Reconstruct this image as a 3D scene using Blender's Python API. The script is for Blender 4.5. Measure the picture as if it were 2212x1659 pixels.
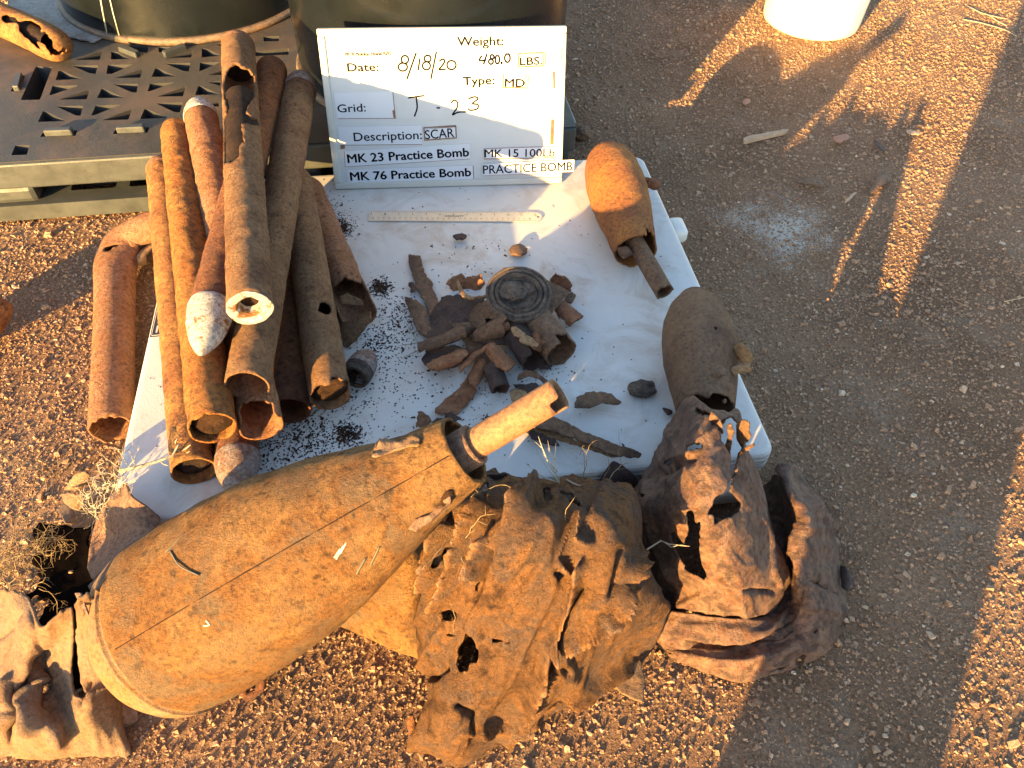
import bpy, math
import numpy as np
from mathutils import Matrix, Vector
from mathutils.geometry import tessellate_polygon

# ------------------------------------------------------------------ camera, sky, sun, exposure
for o in list(bpy.data.objects):
    bpy.data.objects.remove(o, do_unlink=True)
scene = bpy.context.scene
col = scene.collection

IMW, IMH, FPX = 2212.0, 1659.0, 1663.0          # photograph measured at this size; focal length in its pixels
CAM_H, PITCH, ROLL = 0.970, math.radians(49.2), math.radians(2.40)
_fw = np.array([0, math.cos(PITCH), -math.sin(PITCH)])
_rt = np.array([1.0, 0, 0]); _up = np.cross(_rt, _fw)
CR = math.cos(ROLL) * _rt + math.sin(ROLL) * _up
CU = -math.sin(ROLL) * _rt + math.cos(ROLL) * _up
CP = np.array([0, 0, CAM_H])

cam_data = bpy.data.cameras.new('camera')
cam_data.sensor_fit = 'HORIZONTAL'
cam_data.sensor_width = 36.0
cam_data.lens = FPX / IMW * 36.0
cam_data.clip_start = 0.02
cam_data.clip_end = 600.0
cam = bpy.data.objects.new('camera', cam_data)
col.objects.link(cam)
M = Matrix.Identity(4)
for i in range(3):
    M[i][0] = CR[i]; M[i][1] = CU[i]; M[i][2] = -_fw[i]; M[i][3] = CP[i]
cam.matrix_world = M
scene.camera = cam

SUN_AZ, SUN_EL = math.radians(30.0), math.radians(10.8)   # shadows run towards +x+y
world = bpy.data.worlds.new('World'); scene.world = world; world.use_nodes = True
wn = world.node_tree.nodes; wl = world.node_tree.links
sky = wn.new('ShaderNodeTexSky'); sky.sky_type = 'NISHITA'; sky.sun_disc = False
sky.sun_elevation = SUN_EL; sky.sun_rotation = SUN_AZ + math.pi
sky.air_density = 1.0; sky.dust_density = 0.8; sky.ozone_density = 1.0
wn['Background'].inputs['Strength'].default_value = 0.115
wl.new(sky.outputs['Color'], wn['Background'].inputs['Color'])

sd = bpy.data.lights.new('sun', 'SUN'); sd.energy = 5.0; sd.angle = math.radians(0.55); sd.color = (1.0, 0.59, 0.185)
sun = bpy.data.objects.new('sun', sd); col.objects.link(sun)
SDIR = Vector((math.sin(SUN_AZ) * math.cos(SUN_EL), math.cos(SUN_AZ) * math.cos(SUN_EL), -math.sin(SUN_EL)))
sun.rotation_euler = SDIR.to_track_quat('-Z', 'Y').to_euler(); sun.location = (-2, -4, 3)

vs = scene.view_settings
vs.view_transform = 'Standard'; vs.look = 'None'; vs.gamma = 1.0; vs.use_curve_mapping = False
vs.exposure = 2.42
scene.render.engine = 'CYCLES'

# ------------------------------------------------------------------ measuring helpers
def ray(u, v):
    return _fw + CR * (u - IMW / 2) / FPX + CU * (IMH / 2 - v) / FPX
def U(u, v, z=0.0):
    d = ray(u, v); return CP + d * (z - CAM_H) / d[2]
def UA(u, v, z):
    u = np.asarray(u, float); v = np.asarray(v, float); z = np.asarray(z, float)
    d = _fw + CR * ((u - IMW / 2) / FPX)[..., None] + CU * ((IMH / 2 - v) / FPX)[..., None]
    return CP + d * ((z - CAM_H) / d[..., 2])[..., None]
def PX(p):
    q = np.asarray(p, float) - CP; zz = q @ _fw
    return np.stack([IMW / 2 + FPX * (q @ CR) / zz, IMH / 2 - FPX * (q @ CU) / zz], -1)
def zoomer(x0, y0, w, shown):
    k = w / shown * 2212 / 4032; a = x0 * 2212 / 4032; b = y0 * 2212 / 4032
    return lambda x, y: (a + k * x, b + k * y)
def zpoly(zf, pts):
    return [zf(x, y) for x, y in pts]

# ------------------------------------------------------------------ noise (vectorised value noise)
def _h(i, j, k, s):
    n = (i.astype(np.int64) * 374761393 + j.astype(np.int64) * 668265263 + k.astype(np.int64) * 2147483647 + s * 974711) & 0xffffffff
    n = ((n ^ (n >> 13)) * 1274126177) & 0xffffffff
    n = (n ^ (n >> 16)) & 0xffffffff
    return n / 2147483647.5 - 1.0
def vnoise(P, s=0):
    P = np.asarray(P, float); f = np.floor(P); t = P - f; t = t * t * (3 - 2 * t)
    i, j, k = f[..., 0], f[..., 1], f[..., 2]; r = 0
    for a in (0, 1):
        wa = t[..., 0] if a else 1 - t[..., 0]
        for b in (0, 1):
            wb = t[..., 1] if b else 1 - t[..., 1]
            for c in (0, 1):
                wc = t[..., 2] if c else 1 - t[..., 2]
                r = r + wa * wb * wc * _h(i + a, j + b, k + c, s)
    return r
def fbm(P, s=0, o=3):
    r = 0; a = 1.0; P = np.asarray(P, float)
    for q in range(o):
        r = r + a * vnoise(P * 2 ** q + 17.3 * q, s + q); a *= .5
    return r / 1.75
def in_poly(x, y, poly):
    x = np.asarray(x); y = np.asarray(y); r = np.zeros(x.shape, bool); n = len(poly)
    for i in range(n):
        x1, y1 = poly[i]; x2, y2 = poly[(i + 1) % n]
        c = ((y1 > y) != (y2 > y))
        with np.errstate(divide='ignore', invalid='ignore'):
            r ^= c & (x < (x2 - x1) * (y - y1) / ((y2 - y1) if y2 != y1 else 1e-9) + x1)
    return r
def seg_dist(x, y, line):
    d = np.full(np.shape(x), 1e9)
    for (x1, y1), (x2, y2) in zip(line[:-1], line[1:]):
        dx, dy = x2 - x1, y2 - y1; L = dx * dx + dy * dy + 1e-9
        t = np.clip(((x - x1) * dx + (y - y1) * dy) / L, 0, 1)
        d = np.minimum(d, np.hypot(x - x1 - t * dx, y - y1 - t * dy))
    return d

# ------------------------------------------------------------------ object helpers
ORI = {}
def thing(name, label, cat, loc, group=None):
    o = bpy.data.objects.new(name, None); col.objects.link(o)
    o.location = [float(c) for c in loc]; o.empty_display_size = .03
    o['label'] = label; o['category'] = cat
    if group: o['group'] = group
    ORI[o.name] = np.array(loc, float); return o
def mk(name, V, F, mat, parent=None, label=None, cat=None, group=None, kind=None, smooth=True, solid=0, off=0.0, bevel=0, auto=None):
    V = np.asarray(V, float)
    if parent is not None: org = ORI[parent.name]
    else: org = np.array([V[:, 0].mean(), V[:, 1].mean(), V[:, 2].min()])
    me = bpy.data.meshes.new(name)
    if isinstance(F, np.ndarray):
        n = F.shape[1]; m = len(F)
        me.vertices.add(len(V)); me.vertices.foreach_set('co', (V - org).astype(np.float32).ravel())
        me.loops.add(m * n); me.loops.foreach_set('vertex_index', F.astype(np.int32).ravel())
        me.polygons.add(m); me.polygons.foreach_set('loop_start', np.arange(0, m * n, n, dtype=np.int32))
        me.polygons.foreach_set('loop_total', np.full(m, n, dtype=np.int32))
        me.update(calc_edges=True); me.validate()
    else:
        me.from_pydata([tuple(p) for p in (V - org)], [], [tuple(f) for f in F]); me.update()
    if smooth: me.polygons.foreach_set('use_smooth', np.ones(len(me.polygons), bool))
    else: me.polygons.foreach_set('use_smooth', np.zeros(len(me.polygons), bool))
    me.materials.append(mat)
    o = bpy.data.objects.new(name, me); col.objects.link(o)
    if parent is not None: o.parent = parent
    else: o.location = org
    ORI[o.name] = org
    if label: o['label'] = label
    if cat: o['category'] = cat
    if group: o['group'] = group
    if kind: o['kind'] = kind
    if bevel:
        b = o.modifiers.new('bevel', 'BEVEL'); b.width = bevel; b.segments = 2; b.limit_method = 'ANGLE'
    if solid:
        s = o.modifiers.new('wall', 'SOLIDIFY'); s.thickness = solid; s.offset = off
    return o
def compact(V, F):
    F = np.asarray(F); used = np.zeros(len(V), bool); used[F.ravel()] = True
    ix = np.cumsum(used) - 1; V, F = V[used], ix[F]
    e = np.sort(np.concatenate([F[:, [0, 1]], F[:, [1, 2]], F[:, [2, 3]], F[:, [3, 0]]]), 1)       # soften stair-stepped torn edges
    k, c = np.unique(e[:, 0] * len(V) + e[:, 1], return_counts=True); b = k[c == 1]; i, j = b // len(V), b % len(V)
    for _ in range(2):
        s = np.zeros_like(V); n = np.zeros(len(V)); np.add.at(s, i, V[j]); np.add.at(s, j, V[i]); np.add.at(n, i, 1); np.add.at(n, j, 1)
        m = n == 2; V = V.copy(); V[m] = .5 * V[m] + .5 * s[m] / n[m][:, None]
    return V, F
def grid_faces(n, m, wrap=False):
    i = np.arange(n - 1)[:, None]; j = np.arange(m if wrap else m - 1)[None, :]
    j2 = (j + 1) % m
    return np.stack([i * m + j, i * m + j2, (i + 1) * m + j2, (i + 1) * m + j], -1).reshape(-1, 4)
def box(c, s, yaw=0.0):
    x, y, z = np.array(s) / 2; cy, sy = math.cos(yaw), math.sin(yaw)
    V = np.array([[a * x, b * y, d * z] for d in (-1, 1) for a, b in ((-1, -1), (1, -1), (1, 1), (-1, 1))])
    V = np.stack([V[:, 0] * cy - V[:, 1] * sy, V[:, 0] * sy + V[:, 1] * cy, V[:, 2]], 1) + np.array(c)
    F = [(3, 2, 1, 0), (4, 5, 6, 7), (0, 1, 5, 4), (1, 2, 6, 5), (2, 3, 7, 6), (3, 0, 4, 7)]
    return V, F
def join(parts):
    V = []; F = []; n = 0
    for v, f in parts:
        V.append(np.asarray(v)); F += [tuple(int(a) + n for a in q) for q in f]; n += len(v)
    return np.concatenate(V), F
def prism(outer, holes, z0, z1, frame=None):
    """flat plate with holes: outer, holes are lists of (x,y); frame maps (x,y,z)->world"""
    polys = [[Vector((x, y, 0)) for x, y in outer]] + [[Vector((x, y, 0)) for x, y in h] for h in holes]
    tri = tessellate_polygon(polys); flat = [p for q in polys for p in q]; n = len(flat)
    V = np.array([[p.x, p.y, z0] for p in flat] + [[p.x, p.y, z1] for p in flat]); F = []
    for a, b, c in tri:
        pa, pb, pc = flat[a], flat[b], flat[c]
        if (pb - pa).cross(pc - pa).z < 0: b, c = c, b
        F.append((a + n, b + n, c + n)); F.append((c, b, a))
    k = 0
    for qi, q in enumerate(polys):
        ar = sum(q[i].x * q[(i + 1) % len(q)].y - q[(i + 1) % len(q)].x * q[i].y for i in range(len(q)))
        for i in range(len(q)):
            a, b = k + i, k + (i + 1) % len(q)
            f = (a, b, b + n, a + n)
            if (ar < 0) == (qi == 0): f = f[::-1]
            F.append(f)
        k += len(q)
    if frame is not None: V = np.array([frame(*p) for p in V])
    return V, F
def frame_of(A, B):
    A = np.asarray(A, float); B = np.asarray(B, float); d = B - A; L = np.linalg.norm(d); d = d / L
    e1 = np.array([0, 0, 1.0]) - d * d[2]
    if np.linalg.norm(e1) < 1e-3: e1 = np.array([0, 1.0, 0]) - d * d[1]
    e1 /= np.linalg.norm(e1); e2 = np.cross(d, e1); return d, e1, e2, L
def revolve(A, B, prof, seg=48, step=.005, amp=0, nsc=40, seed=0, cut=None, holes=None, rmod=None, sag=0):
    """surface of revolution about A->B. prof: [(s,r)] in metres from A. cut(s,th,noise)->bool removes faces; holes: pixel outlines cut on the near side"""
    d, e1, e2, L = frame_of(A, B)
    ps = np.array(prof, float); arc = np.concatenate([[0], np.cumsum(np.hypot(np.diff(ps[:, 0]), np.diff(ps[:, 1])))])
    n = max(2, int(arc[-1] / step) + 1)
    t = np.unique(np.concatenate([np.linspace(0, arc[-1], n), arc]))
    s = np.interp(t, arc, ps[:, 0]); r = np.interp(t, arc, ps[:, 1])
    th = np.linspace(0, 2 * math.pi, seg, endpoint=False)
    S, T = np.meshgrid(s, th, indexing='ij'); R = np.repeat(r[:, None], seg, 1)
    dirs = e1 * np.cos(T)[..., None] + e2 * np.sin(T)[..., None]
    base = np.asarray(A) + d * S[..., None]
    if rmod is not None: R = R + rmod(S, T)
    if amp: R = R + amp * fbm((base + dirs * R[..., None]) * nsc, seed) * np.minimum(1, R / (r.max() * .5 + 1e-6))
    V = base + dirs * R[..., None]
    if sag: V = V + np.array([0, 0, -1.]) * sag * (np.sin(math.pi * S / max(s.max(), 1e-6)))[..., None]
    F = grid_faces(len(s), seg, True); V = V.reshape(-1, 3)
    cs = S.ravel()[F].mean(1); ct = T.ravel()[F]; ct = np.arctan2(np.sin(ct).mean(1), np.cos(ct).mean(1))
    keep = np.ones(len(F), bool); cen = V[F].mean(1)
    if cut is not None: keep &= ~cut(cs, ct, fbm(cen * 90, seed + 5))
    if holes:
        nn = np.cross(V[F[:, 2]] - V[F[:, 0]], V[F[:, 3]] - V[F[:, 1]]); out = dirs.reshape(-1, 3)[F[:, 0]]
        near = ((CP - cen) * out).sum(1) > 0
        p = PX(cen) + 3.0 * np.stack([fbm(cen * 220, seed + 8), fbm(cen * 220 + 9, seed + 9)], -1)
        for h in holes: keep &= ~(near & in_poly(p[:, 0], p[:, 1], h))
    V, F = compact(V, F[keep]); return V, F
def catmull(C, n):
    m = len(C); t = np.linspace(0, m - 1, n); i = np.minimum(t.astype(int), m - 2); f = (t - i).reshape((-1,) + (1,) * (C.ndim - 1))
    g = lambda k: C[np.clip(k, 0, m - 1)]
    p0 = np.where((i == 0).reshape(f.shape), 2 * C[0] - C[1], g(i - 1)); p1 = g(i); p2 = g(i + 1)
    p3 = np.where((i + 2 > m - 1).reshape(f.shape), 2 * C[-1] - C[-2], g(i + 2))
    return .5 * (2 * p1 + (p2 - p0) * f + (2 * p0 - 5 * p1 + 4 * p2 - p3) * f ** 2 + (3 * p1 - p0 - 3 * p2 + p3) * f ** 3)
def sheet(ctrl, zf=None, cell=.004, ridges=(), holes=(), amp=.003, nsc=22, seed=0, rag=.0, skirt='', amp2=.0012, zmin=.002, jit=3.0, world=False, crease=None):
    """crumpled metal sheet through measured control points (u,v,z)"""
    C = np.array([[(*(zf(p[0], p[1]) if zf else p[:2]), p[2]) for p in row] for row in ctrl], float)
    W = C if world else UA(C[..., 0], C[..., 1], C[..., 2])
    def sk(row, cen):
        q = row.copy(); q[:, :2] += (cen[:2] - q[:, :2]) * .10; q[:, 2] = np.minimum(q[:, 2] * .1 + .002, q[:, 2]); return q
    cen = W.reshape(-1, 3).mean(0)
    if 'T' in skirt: W = np.concatenate([sk(W[0], cen)[None], W], 0)
    if 'B' in skirt: W = np.concatenate([W, sk(W[-1], cen)[None]], 0)
    if 'L' in skirt: W = np.concatenate([sk(W[:, 0], cen)[:, None], W], 1)
    if 'R' in skirt: W = np.concatenate([W, sk(W[:, -1], cen)[:, None]], 1)
    lu = np.linalg.norm(np.diff(W, axis=0), axis=2).sum(0).max(); lv = np.linalg.norm(np.diff(W, axis=1), axis=2).sum(1).max()
    nu, nv = int(lu / cell) + 2, int(lv / cell) + 2
    G = catmull(W, nu); G = np.swapaxes(catmull(np.swapaxes(G, 0, 1), nv), 0, 1)
    gu = np.gradient(G, axis=0); gv = np.gradient(G, axis=1); N = np.cross(gu, gv); N /= np.linalg.norm(N, axis=2, keepdims=True) + 1e-12
    if ((CP - G) * N).sum(2).mean() < 0: N = -N
    p = PX(G); D = amp * fbm(G * nsc, seed, 3) + amp2 * fbm(G * nsc * 6, seed + 3, 3)
    wx = p[..., 0] + 9 * fbm(G * 18, seed + 20); wy = p[..., 1] + 9 * fbm(G * 18 + 5, seed + 21)
    for line, w, h in ridges:
        L = zpoly(zf, line) if zf else line
        q_ = seg_dist(wx, wy, L) / w; D = D + h * (.55 * np.exp(-q_ ** 2) + .6 * np.exp(-2.2 * q_))
    if crease:
        ca, sa, la, lb, ch = math.cos(crease[0]), math.sin(crease[0]), *crease[1:]
        a_ = (wx * ca + wy * sa) / la; b_ = (-wx * sa + wy * ca) / lb
        for q, k in ((1.0, 1.0), (2.1, .5)):
            n_ = vnoise(np.stack([a_ * q, b_ * q, 0 * a_ + seed], -1), seed + 40)
            D = D + ch * k * ((1 - np.abs(n_)) ** 3 - .35)
    G = G + N * D[..., None]; G[..., 2] = np.maximum(G[..., 2], zmin)
    F = grid_faces(nu, nv); V = G.reshape(-1, 3); cen = V[F].mean(1)
    keep = np.ones(len(F), bool)
    q = PX(cen); q = q + jit * np.stack([fbm(cen * 160, seed + 8), fbm(cen * 160 + 9, seed + 9)], -1)
    for h in holes:
        keep &= ~in_poly(q[:, 0], q[:, 1], zpoly(zf, h) if zf else h)
    if rag:
        a, b = np.meshgrid(np.linspace(0, 1, nu - 1), np.linspace(0, 1, nv - 1), indexing='ij')
        e = np.minimum.reduce([a * lu, (1 - a) * lu, b * lv, (1 - b) * lv]).ravel()
        keep &= e > rag * (fbm(cen * 45, seed + 30) + .25)
    return compact(V, F[keep])
def shard(poly, z0, gx=0, gy=0, bend=0, bdir=0, step=2.3, zf=None, seed=0, amp=.0015, jit=2.5, nsc=60):
    """small scrap of plate: pixel outline laid on a sloped, bent surface z0+gx*du/100+gy*dv/100 (metres)"""
    pl = np.array(zpoly(zf, poly) if zf else poly, float); c = pl.mean(0); lo = pl.min(0) - 3; hi = pl.max(0) + 3
    us = np.arange(lo[0], hi[0], step); vv = np.arange(lo[1], hi[1], step); u, v = np.meshgrid(us, vv, indexing='ij')
    ca, sa = math.cos(bdir), math.sin(bdir)
    h = np.abs((pl[:, 0] - c[0]) * ca + (pl[:, 1] - c[1]) * sa).max()
    w = ((u - c[0]) * ca + (v - c[1]) * sa) / h
    z = z0 + gx * (u - c[0]) / 100 + gy * (v - c[1]) / 100 + bend * (1 - w * w)
    G = UA(u, v, z); G[..., 2] += amp * fbm(G * nsc, seed)
    F = grid_faces(len(us), len(vv)); V = G.reshape(-1, 3); cen = V[F].mean(1); q = PX(cen)
    q = q + jit * np.stack([fbm(cen * 150, seed + 8), fbm(cen * 150 + 9, seed + 9)], -1)
    return compact(V, F[in_poly(q[:, 0], q[:, 1], pl)])
def polytube(pts, r, seg=5, taper=1.0):
    pts = np.array(pts, float); n = len(pts); V = []; F = []
    for i in range(n):
        d = pts[min(i + 1, n - 1)] - pts[max(i - 1, 0)]; d /= np.linalg.norm(d) + 1e-12
        a = np.cross(d, [.3, .2, 1.0]); a /= np.linalg.norm(a) + 1e-12; b = np.cross(d, a)
        rr = r * (1 + (taper - 1) * i / (n - 1))
        for k in range(seg):
            t = 2 * math.pi * k / seg; V.append(pts[i] + rr * (a * math.cos(t) + b * math.sin(t)))
    for i in range(n - 1):
        for k in range(seg):
            F.append((i * seg + k, i * seg + (k + 1) % seg, (i + 1) * seg + (k + 1) % seg, (i + 1) * seg + k))
    F.append(tuple(range(seg))[::-1]); F.append(tuple((n - 1) * seg + k for k in range(seg)))
    return np.array(V), F
# ------------------------------------------------------------------ materials
def new_mat(name):
    m = bpy.data.materials.new(name); m.use_nodes = True
    nt = m.node_tree; return m, nt, nt.nodes['Principled BSDF']
def ramp(nt, src, stops, inter='LINEAR'):
    r = nt.nodes.new('ShaderNodeValToRGB'); r.color_ramp.interpolation = inter
    e = r.color_ramp.elements
    while len(e) > len(stops): e.remove(e[-1])
    while len(e) < len(stops): e.new(1.0)
    for k, (p, c) in enumerate(stops):
        e[k].position = p; e[k].color = (*c, 1) if len(c) == 3 else c
    nt.links.new(src, r.inputs[0]); return r.outputs['Color']
def noise(nt, vec, scale, detail=5, rough=.6, dist=0.0):
    n = nt.nodes.new('ShaderNodeTexNoise'); n.inputs['Scale'].default_value = scale; n.inputs['Detail'].default_value = detail
    n.inputs['Roughness'].default_value = rough; n.inputs['Distortion'].default_value = dist
    nt.links.new(vec, n.inputs['Vector']); return n.outputs['Fac']
def mixc(nt, fac, a, b, mode='MIX'):
    x = nt.nodes.new('ShaderNodeMix'); x.data_type = 'RGBA'; x.blend_type = mode
    if isinstance(fac, float): x.inputs['Factor'].default_value = fac
    else: nt.links.new(fac, x.inputs['Factor'])
    for s, i in ((a, 6), (b, 7)):
        if isinstance(s, tuple): x.inputs[i].default_value = (*s, 1)
        else: nt.links.new(s, x.inputs[i])
    return x.outputs[2]
def math_n(nt, op, a, b=None):
    x = nt.nodes.new('ShaderNodeMath'); x.operation = op
    for s, i in ((a, 0), (b, 1)):
        if s is None: continue
        if isinstance(s, (int, float)): x.inputs[i].default_value = s
        else: nt.links.new(s, x.inputs[i])
    return x.outputs[0]
def bump(nt, h, dist, strength=1.0, normal=None):
    b = nt.nodes.new('ShaderNodeBump'); b.inputs['Distance'].default_value = dist; b.inputs['Strength'].default_value = strength
    nt.links.new(h, b.inputs['Height'])
    if normal is not None: nt.links.new(normal, b.inputs['Normal'])
    return b.outputs['Normal']
def objvec(nt, loc=(0, 0, 0)):
    t = nt.nodes.new('ShaderNodeTexCoord'); m = nt.nodes.new('ShaderNodeMapping'); m.inputs['Location'].default_value = loc
    nt.links.new(t.outputs['Object'], m.inputs['Vector']); return m.outputs['Vector']
def rust(name, cols, scale=14, fine=160, bd=.0025, rough=.9, pits=.5, dust=None, dusta=.35, seed=0.0, residue=None, resa=.5, ress=30, spec=.25, grain=.0012, pitw=(.30, .40)):
    """rusted iron: patches of the given tones, dark pits, earthy dust and a flaky relief"""
    m, nt, p = new_mat(name); v = objvec(nt, (seed, seed * .7, -seed))
    n1 = noise(nt, v, scale, 6, .62, .3); k = len(cols)
    c = ramp(nt, n1, [(.28 + .44 * i / (k - 1), cc) for i, cc in enumerate(cols)])
    n2 = noise(nt, v, fine, 4, .65)
    c = mixc(nt, .75, c, ramp(nt, n2, [(.30, (.30, .28, .26)), (.47, (.92, .92, .92)), (.70, (1.6, 1.55, 1.45))]), 'MULTIPLY')
    n3 = noise(nt, v, fine * .42, 3, .6)
    pit = ramp(nt, n3, [(pitw[0], (1, 1, 1)), (pitw[1], (0, 0, 0))])
    c = mixc(nt, math_n(nt, 'MULTIPLY', pit, pits), c, (.025, .014, .010))
    if dust is not None:
        nd = noise(nt, v, scale * 1.7, 7, .7, .6)
        c = mixc(nt, math_n(nt, 'MULTIPLY', ramp(nt, nd, [(.46, (0, 0, 0)), (.62, (1, 1, 1))]), dusta), c, dust)
    if residue is not None:
        nr = noise(nt, v, ress, 6, .7, .8)
        c = mixc(nt, ramp(nt, nr, [(resa, (0, 0, 0)), (resa + .05, (1, 1, 1))]), c, residue)
    nt.links.new(c, p.inputs['Base Color'])
    p.inputs['Specular IOR Level'].default_value = spec
    nt.links.new(ramp(nt, n2, [(.3, (rough - .18,) * 3), (.7, (min(1, rough + .06),) * 3)]), p.inputs['Roughness'])
    nb = bump(nt, noise(nt, v, fine * .6, 6, .75), bd * 1.1, 1.0)
    nb2 = bump(nt, noise(nt, v, fine * 2.4, 4, .75), grain * 1.5, 1.0, nb)
    nt.links.new(nb2, p.inputs['Normal']); return m
def plain(name, c, rough=.6, spec=.4, metal=0.0, var=.12, scale=30, bd=.0004, fine=200):
    m, nt, p = new_mat(name); v = objvec(nt)
    n = noise(nt, v, scale, 6, .65)
    lo = tuple(x * (1 - var) for x in c); hi = tuple(min(1, x * (1 + var)) for x in c)
    nt.links.new(ramp(nt, n, [(.3, lo), (.7, hi)]), p.inputs['Base Color'])
    p.inputs['Metallic'].default_value = metal; p.inputs['Specular IOR Level'].default_value = spec
    nt.links.new(ramp(nt, noise(nt, v, scale * 2, 4), [(.3, (max(0, rough - .1),) * 3), (.7, (min(1, rough + .1),) * 3)]), p.inputs['Roughness'])
    if bd: nt.links.new(bump(nt, noise(nt, v, fine, 4), bd, .8), p.inputs['Normal'])
    return m

OCH = (.50, .255, .09); ORA = (.46, .175, .05); BRN = (.22, .10, .048); DRK = (.055, .030, .022); PUR = (.15, .085, .075); GRY = (.22, .19, .165)
M_pipe = [rust('rust_pipe_ochre', [BRN, (0.390, 0.169, 0.065), OCH, (0.390, 0.195, 0.078)], 16, 150, .0036, seed=1.3, grain=.002),
          rust('rust_pipe_orange', [(0.246, 0.096, 0.039), ORA, (0.492, 0.227, 0.065), BRN], 22, 120, .005, seed=4.1, grain=.002),
          rust('rust_pipe_pink', [(0.287, 0.134, 0.074), (0.395, 0.204, 0.118), (0.335, 0.153, 0.074), (0.431, 0.242, 0.136)], 14, 170, .003, seed=7.7, grain=.0016),
          rust('rust_pipe_brown', [(0.156, 0.081, 0.049), (0.286, 0.150, 0.078), (0.364, 0.208, 0.111), (0.221, 0.117, 0.078)], 14, 170, .0034, seed=2.2, grain=.002, dust=(0.429, 0.273, 0.143)),
          rust('rust_pipe_red', [(0.203, 0.082, 0.044), (0.323, 0.137, 0.061), (0.251, 0.109, 0.061), (0.155, 0.076, 0.055)], 14, 150, .0034, seed=5.5, grain=.002)]
M_in = rust('dark_inside', [(.012, .008, .007), (.035, .02, .015), (.06, .032, .02)], 25, 140, .004, .95, seed=3.0)  # near-black rust tones for tube interiors and the weld seam
M_soil = rust('packed_soil', [(.05, .027, .016), (.12, .06, .032), (.2, .1, .05)], 45, 260, .006, 1.0, seed=8.0)
M_white = rust('chalky_residue', [(.42, .40, .40), (.74, .72, .68), (.85, .83, .78), (.6, .45, .32)], 38, 210, .004, .85, pits=.55, seed=2.5, residue=(.42, .18, .06), resa=.535, ress=22)
M_whitegrey = rust('grey_white_residue', [(.20, .14, .115), (.36, .30, .28), (.26, .15, .11), (.46, .42, .40)], 30, 200, .003, .85, pits=.4, seed=6.5)
M_bomb = rust('bomb_ochre', [(0.202, 0.102, 0.041), (0.336, 0.176, 0.066), (0.403, 0.217, 0.082), (0.302, 0.139, 0.045), (0.244, 0.160, 0.094), (0.378, 0.197, 0.070)], 11, 190, .0040, .88, pitw=(.33, .42), pits=.6, dust=(0.277, 0.205, 0.131), dusta=.45, seed=9.1, grain=.0015, residue=(0.504, 0.385, 0.246), resa=.70, ress=48)
M_bombcap = rust('bomb_nose', [(0.191, 0.106, 0.058), (0.274, 0.149, 0.061), (0.232, 0.136, 0.075), (0.282, 0.136, 0.049)], 12, 220, .0020, .85, pits=.4, dust=(0.274, 0.230, 0.195), dusta=.3, seed=11.0, grain=.0007)
M_tube = rust('tail_tube', [(0.205, 0.102, 0.049), (0.262, 0.139, 0.066), (0.197, 0.082, 0.045), (0.246, 0.131, 0.061)], 14, 240, .001, .6, pits=.15, seed=12.0, spec=.5, grain=.0005)
M_b2 = rust('small_bomb_orange', [(0.170, 0.072, 0.038), (0.255, 0.102, 0.038), (0.340, 0.145, 0.043), (0.238, 0.093, 0.038)], 11, 190, .002, .9, pits=.35, seed=13.0)
M_b3 = rust('small_bomb_brown', [(0.090, 0.049, 0.034), (0.150, 0.083, 0.053), (0.203, 0.124, 0.075), (0.120, 0.056, 0.038)], 13, 190, .002, .85, pits=.3, seed=14.0, dust=(0.270, 0.173, 0.090), dusta=.3)
M_crush = rust('crushed_earthy', [(0.047, 0.026, 0.021), (0.123, 0.066, 0.039), (0.322, 0.163, 0.072), (0.209, 0.141, 0.113), (0.398, 0.194, 0.077), (0.085, 0.048, 0.033), (0.284, 0.198, 0.154)], 12, 150, .006, .95, pits=.6, dust=(0.378, 0.189, 0.082), dusta=.5, seed=15.0, grain=.0022)
M_purple = rust('crushed_purple', [(0.060, 0.024, 0.015), (0.124, 0.059, 0.038), (0.078, 0.039, 0.029), (0.156, 0.086, 0.061), (0.101, 0.040, 0.019), (0.175, 0.098, 0.068)], 30, 130, .002, .72, pitw=(.42, .47), pits=.6, dust=(0.276, 0.171, 0.106), dusta=.4, seed=16.0, spec=.45)
M_left = rust('crushed_tan', [(0.173, 0.095, 0.050), (0.238, 0.137, 0.069), (0.209, 0.130, 0.083), (0.266, 0.144, 0.062)], 8, 200, .0014, .8, pits=.25, dust=(0.259, 0.204, 0.158), dusta=.4, seed=17.0, spec=.4)
M_mauve = rust('casing_mauve', [(.20, .12, .085), (.27, .16, .11), (.24, .15, .12), (.31, .17, .09)], 9, 200, .0016, .85, pits=.3, seed=18.0)
M_frag = [rust('fragment_brown', [(0.070, 0.040, 0.028), (0.150, 0.085, 0.050), (0.210, 0.120, 0.070), (0.120, 0.060, 0.040)], 24, 190, .002, .8, pits=.4, seed=20.0, spec=.4),
          rust('fragment_dark', [(0.035, 0.022, 0.020), (0.075, 0.045, 0.038), (0.110, 0.065, 0.050)], 24, 190, .002, .75, pits=.4, seed=21.0, spec=.4),
          rust('fragment_red', [(0.160, 0.065, 0.032), (0.250, 0.100, 0.045), (0.310, 0.145, 0.070), (0.200, 0.080, 0.040)], 26, 190, .0016, .8, pits=.3, seed=22.0, spec=.4),
          rust('fragment_tan', [(0.240, 0.140, 0.075), (0.340, 0.210, 0.110), (0.290, 0.150, 0.075)], 26, 200, .0016, .85, pits=.3, seed=23.0),
          rust('fragment_slate', [(0.057, 0.045, 0.043), (0.123, 0.094, 0.079), (0.190, 0.143, 0.112), (0.095, 0.057, 0.043)], 40, 200, .003, .8, pits=.4, seed=24.0)]

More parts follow.
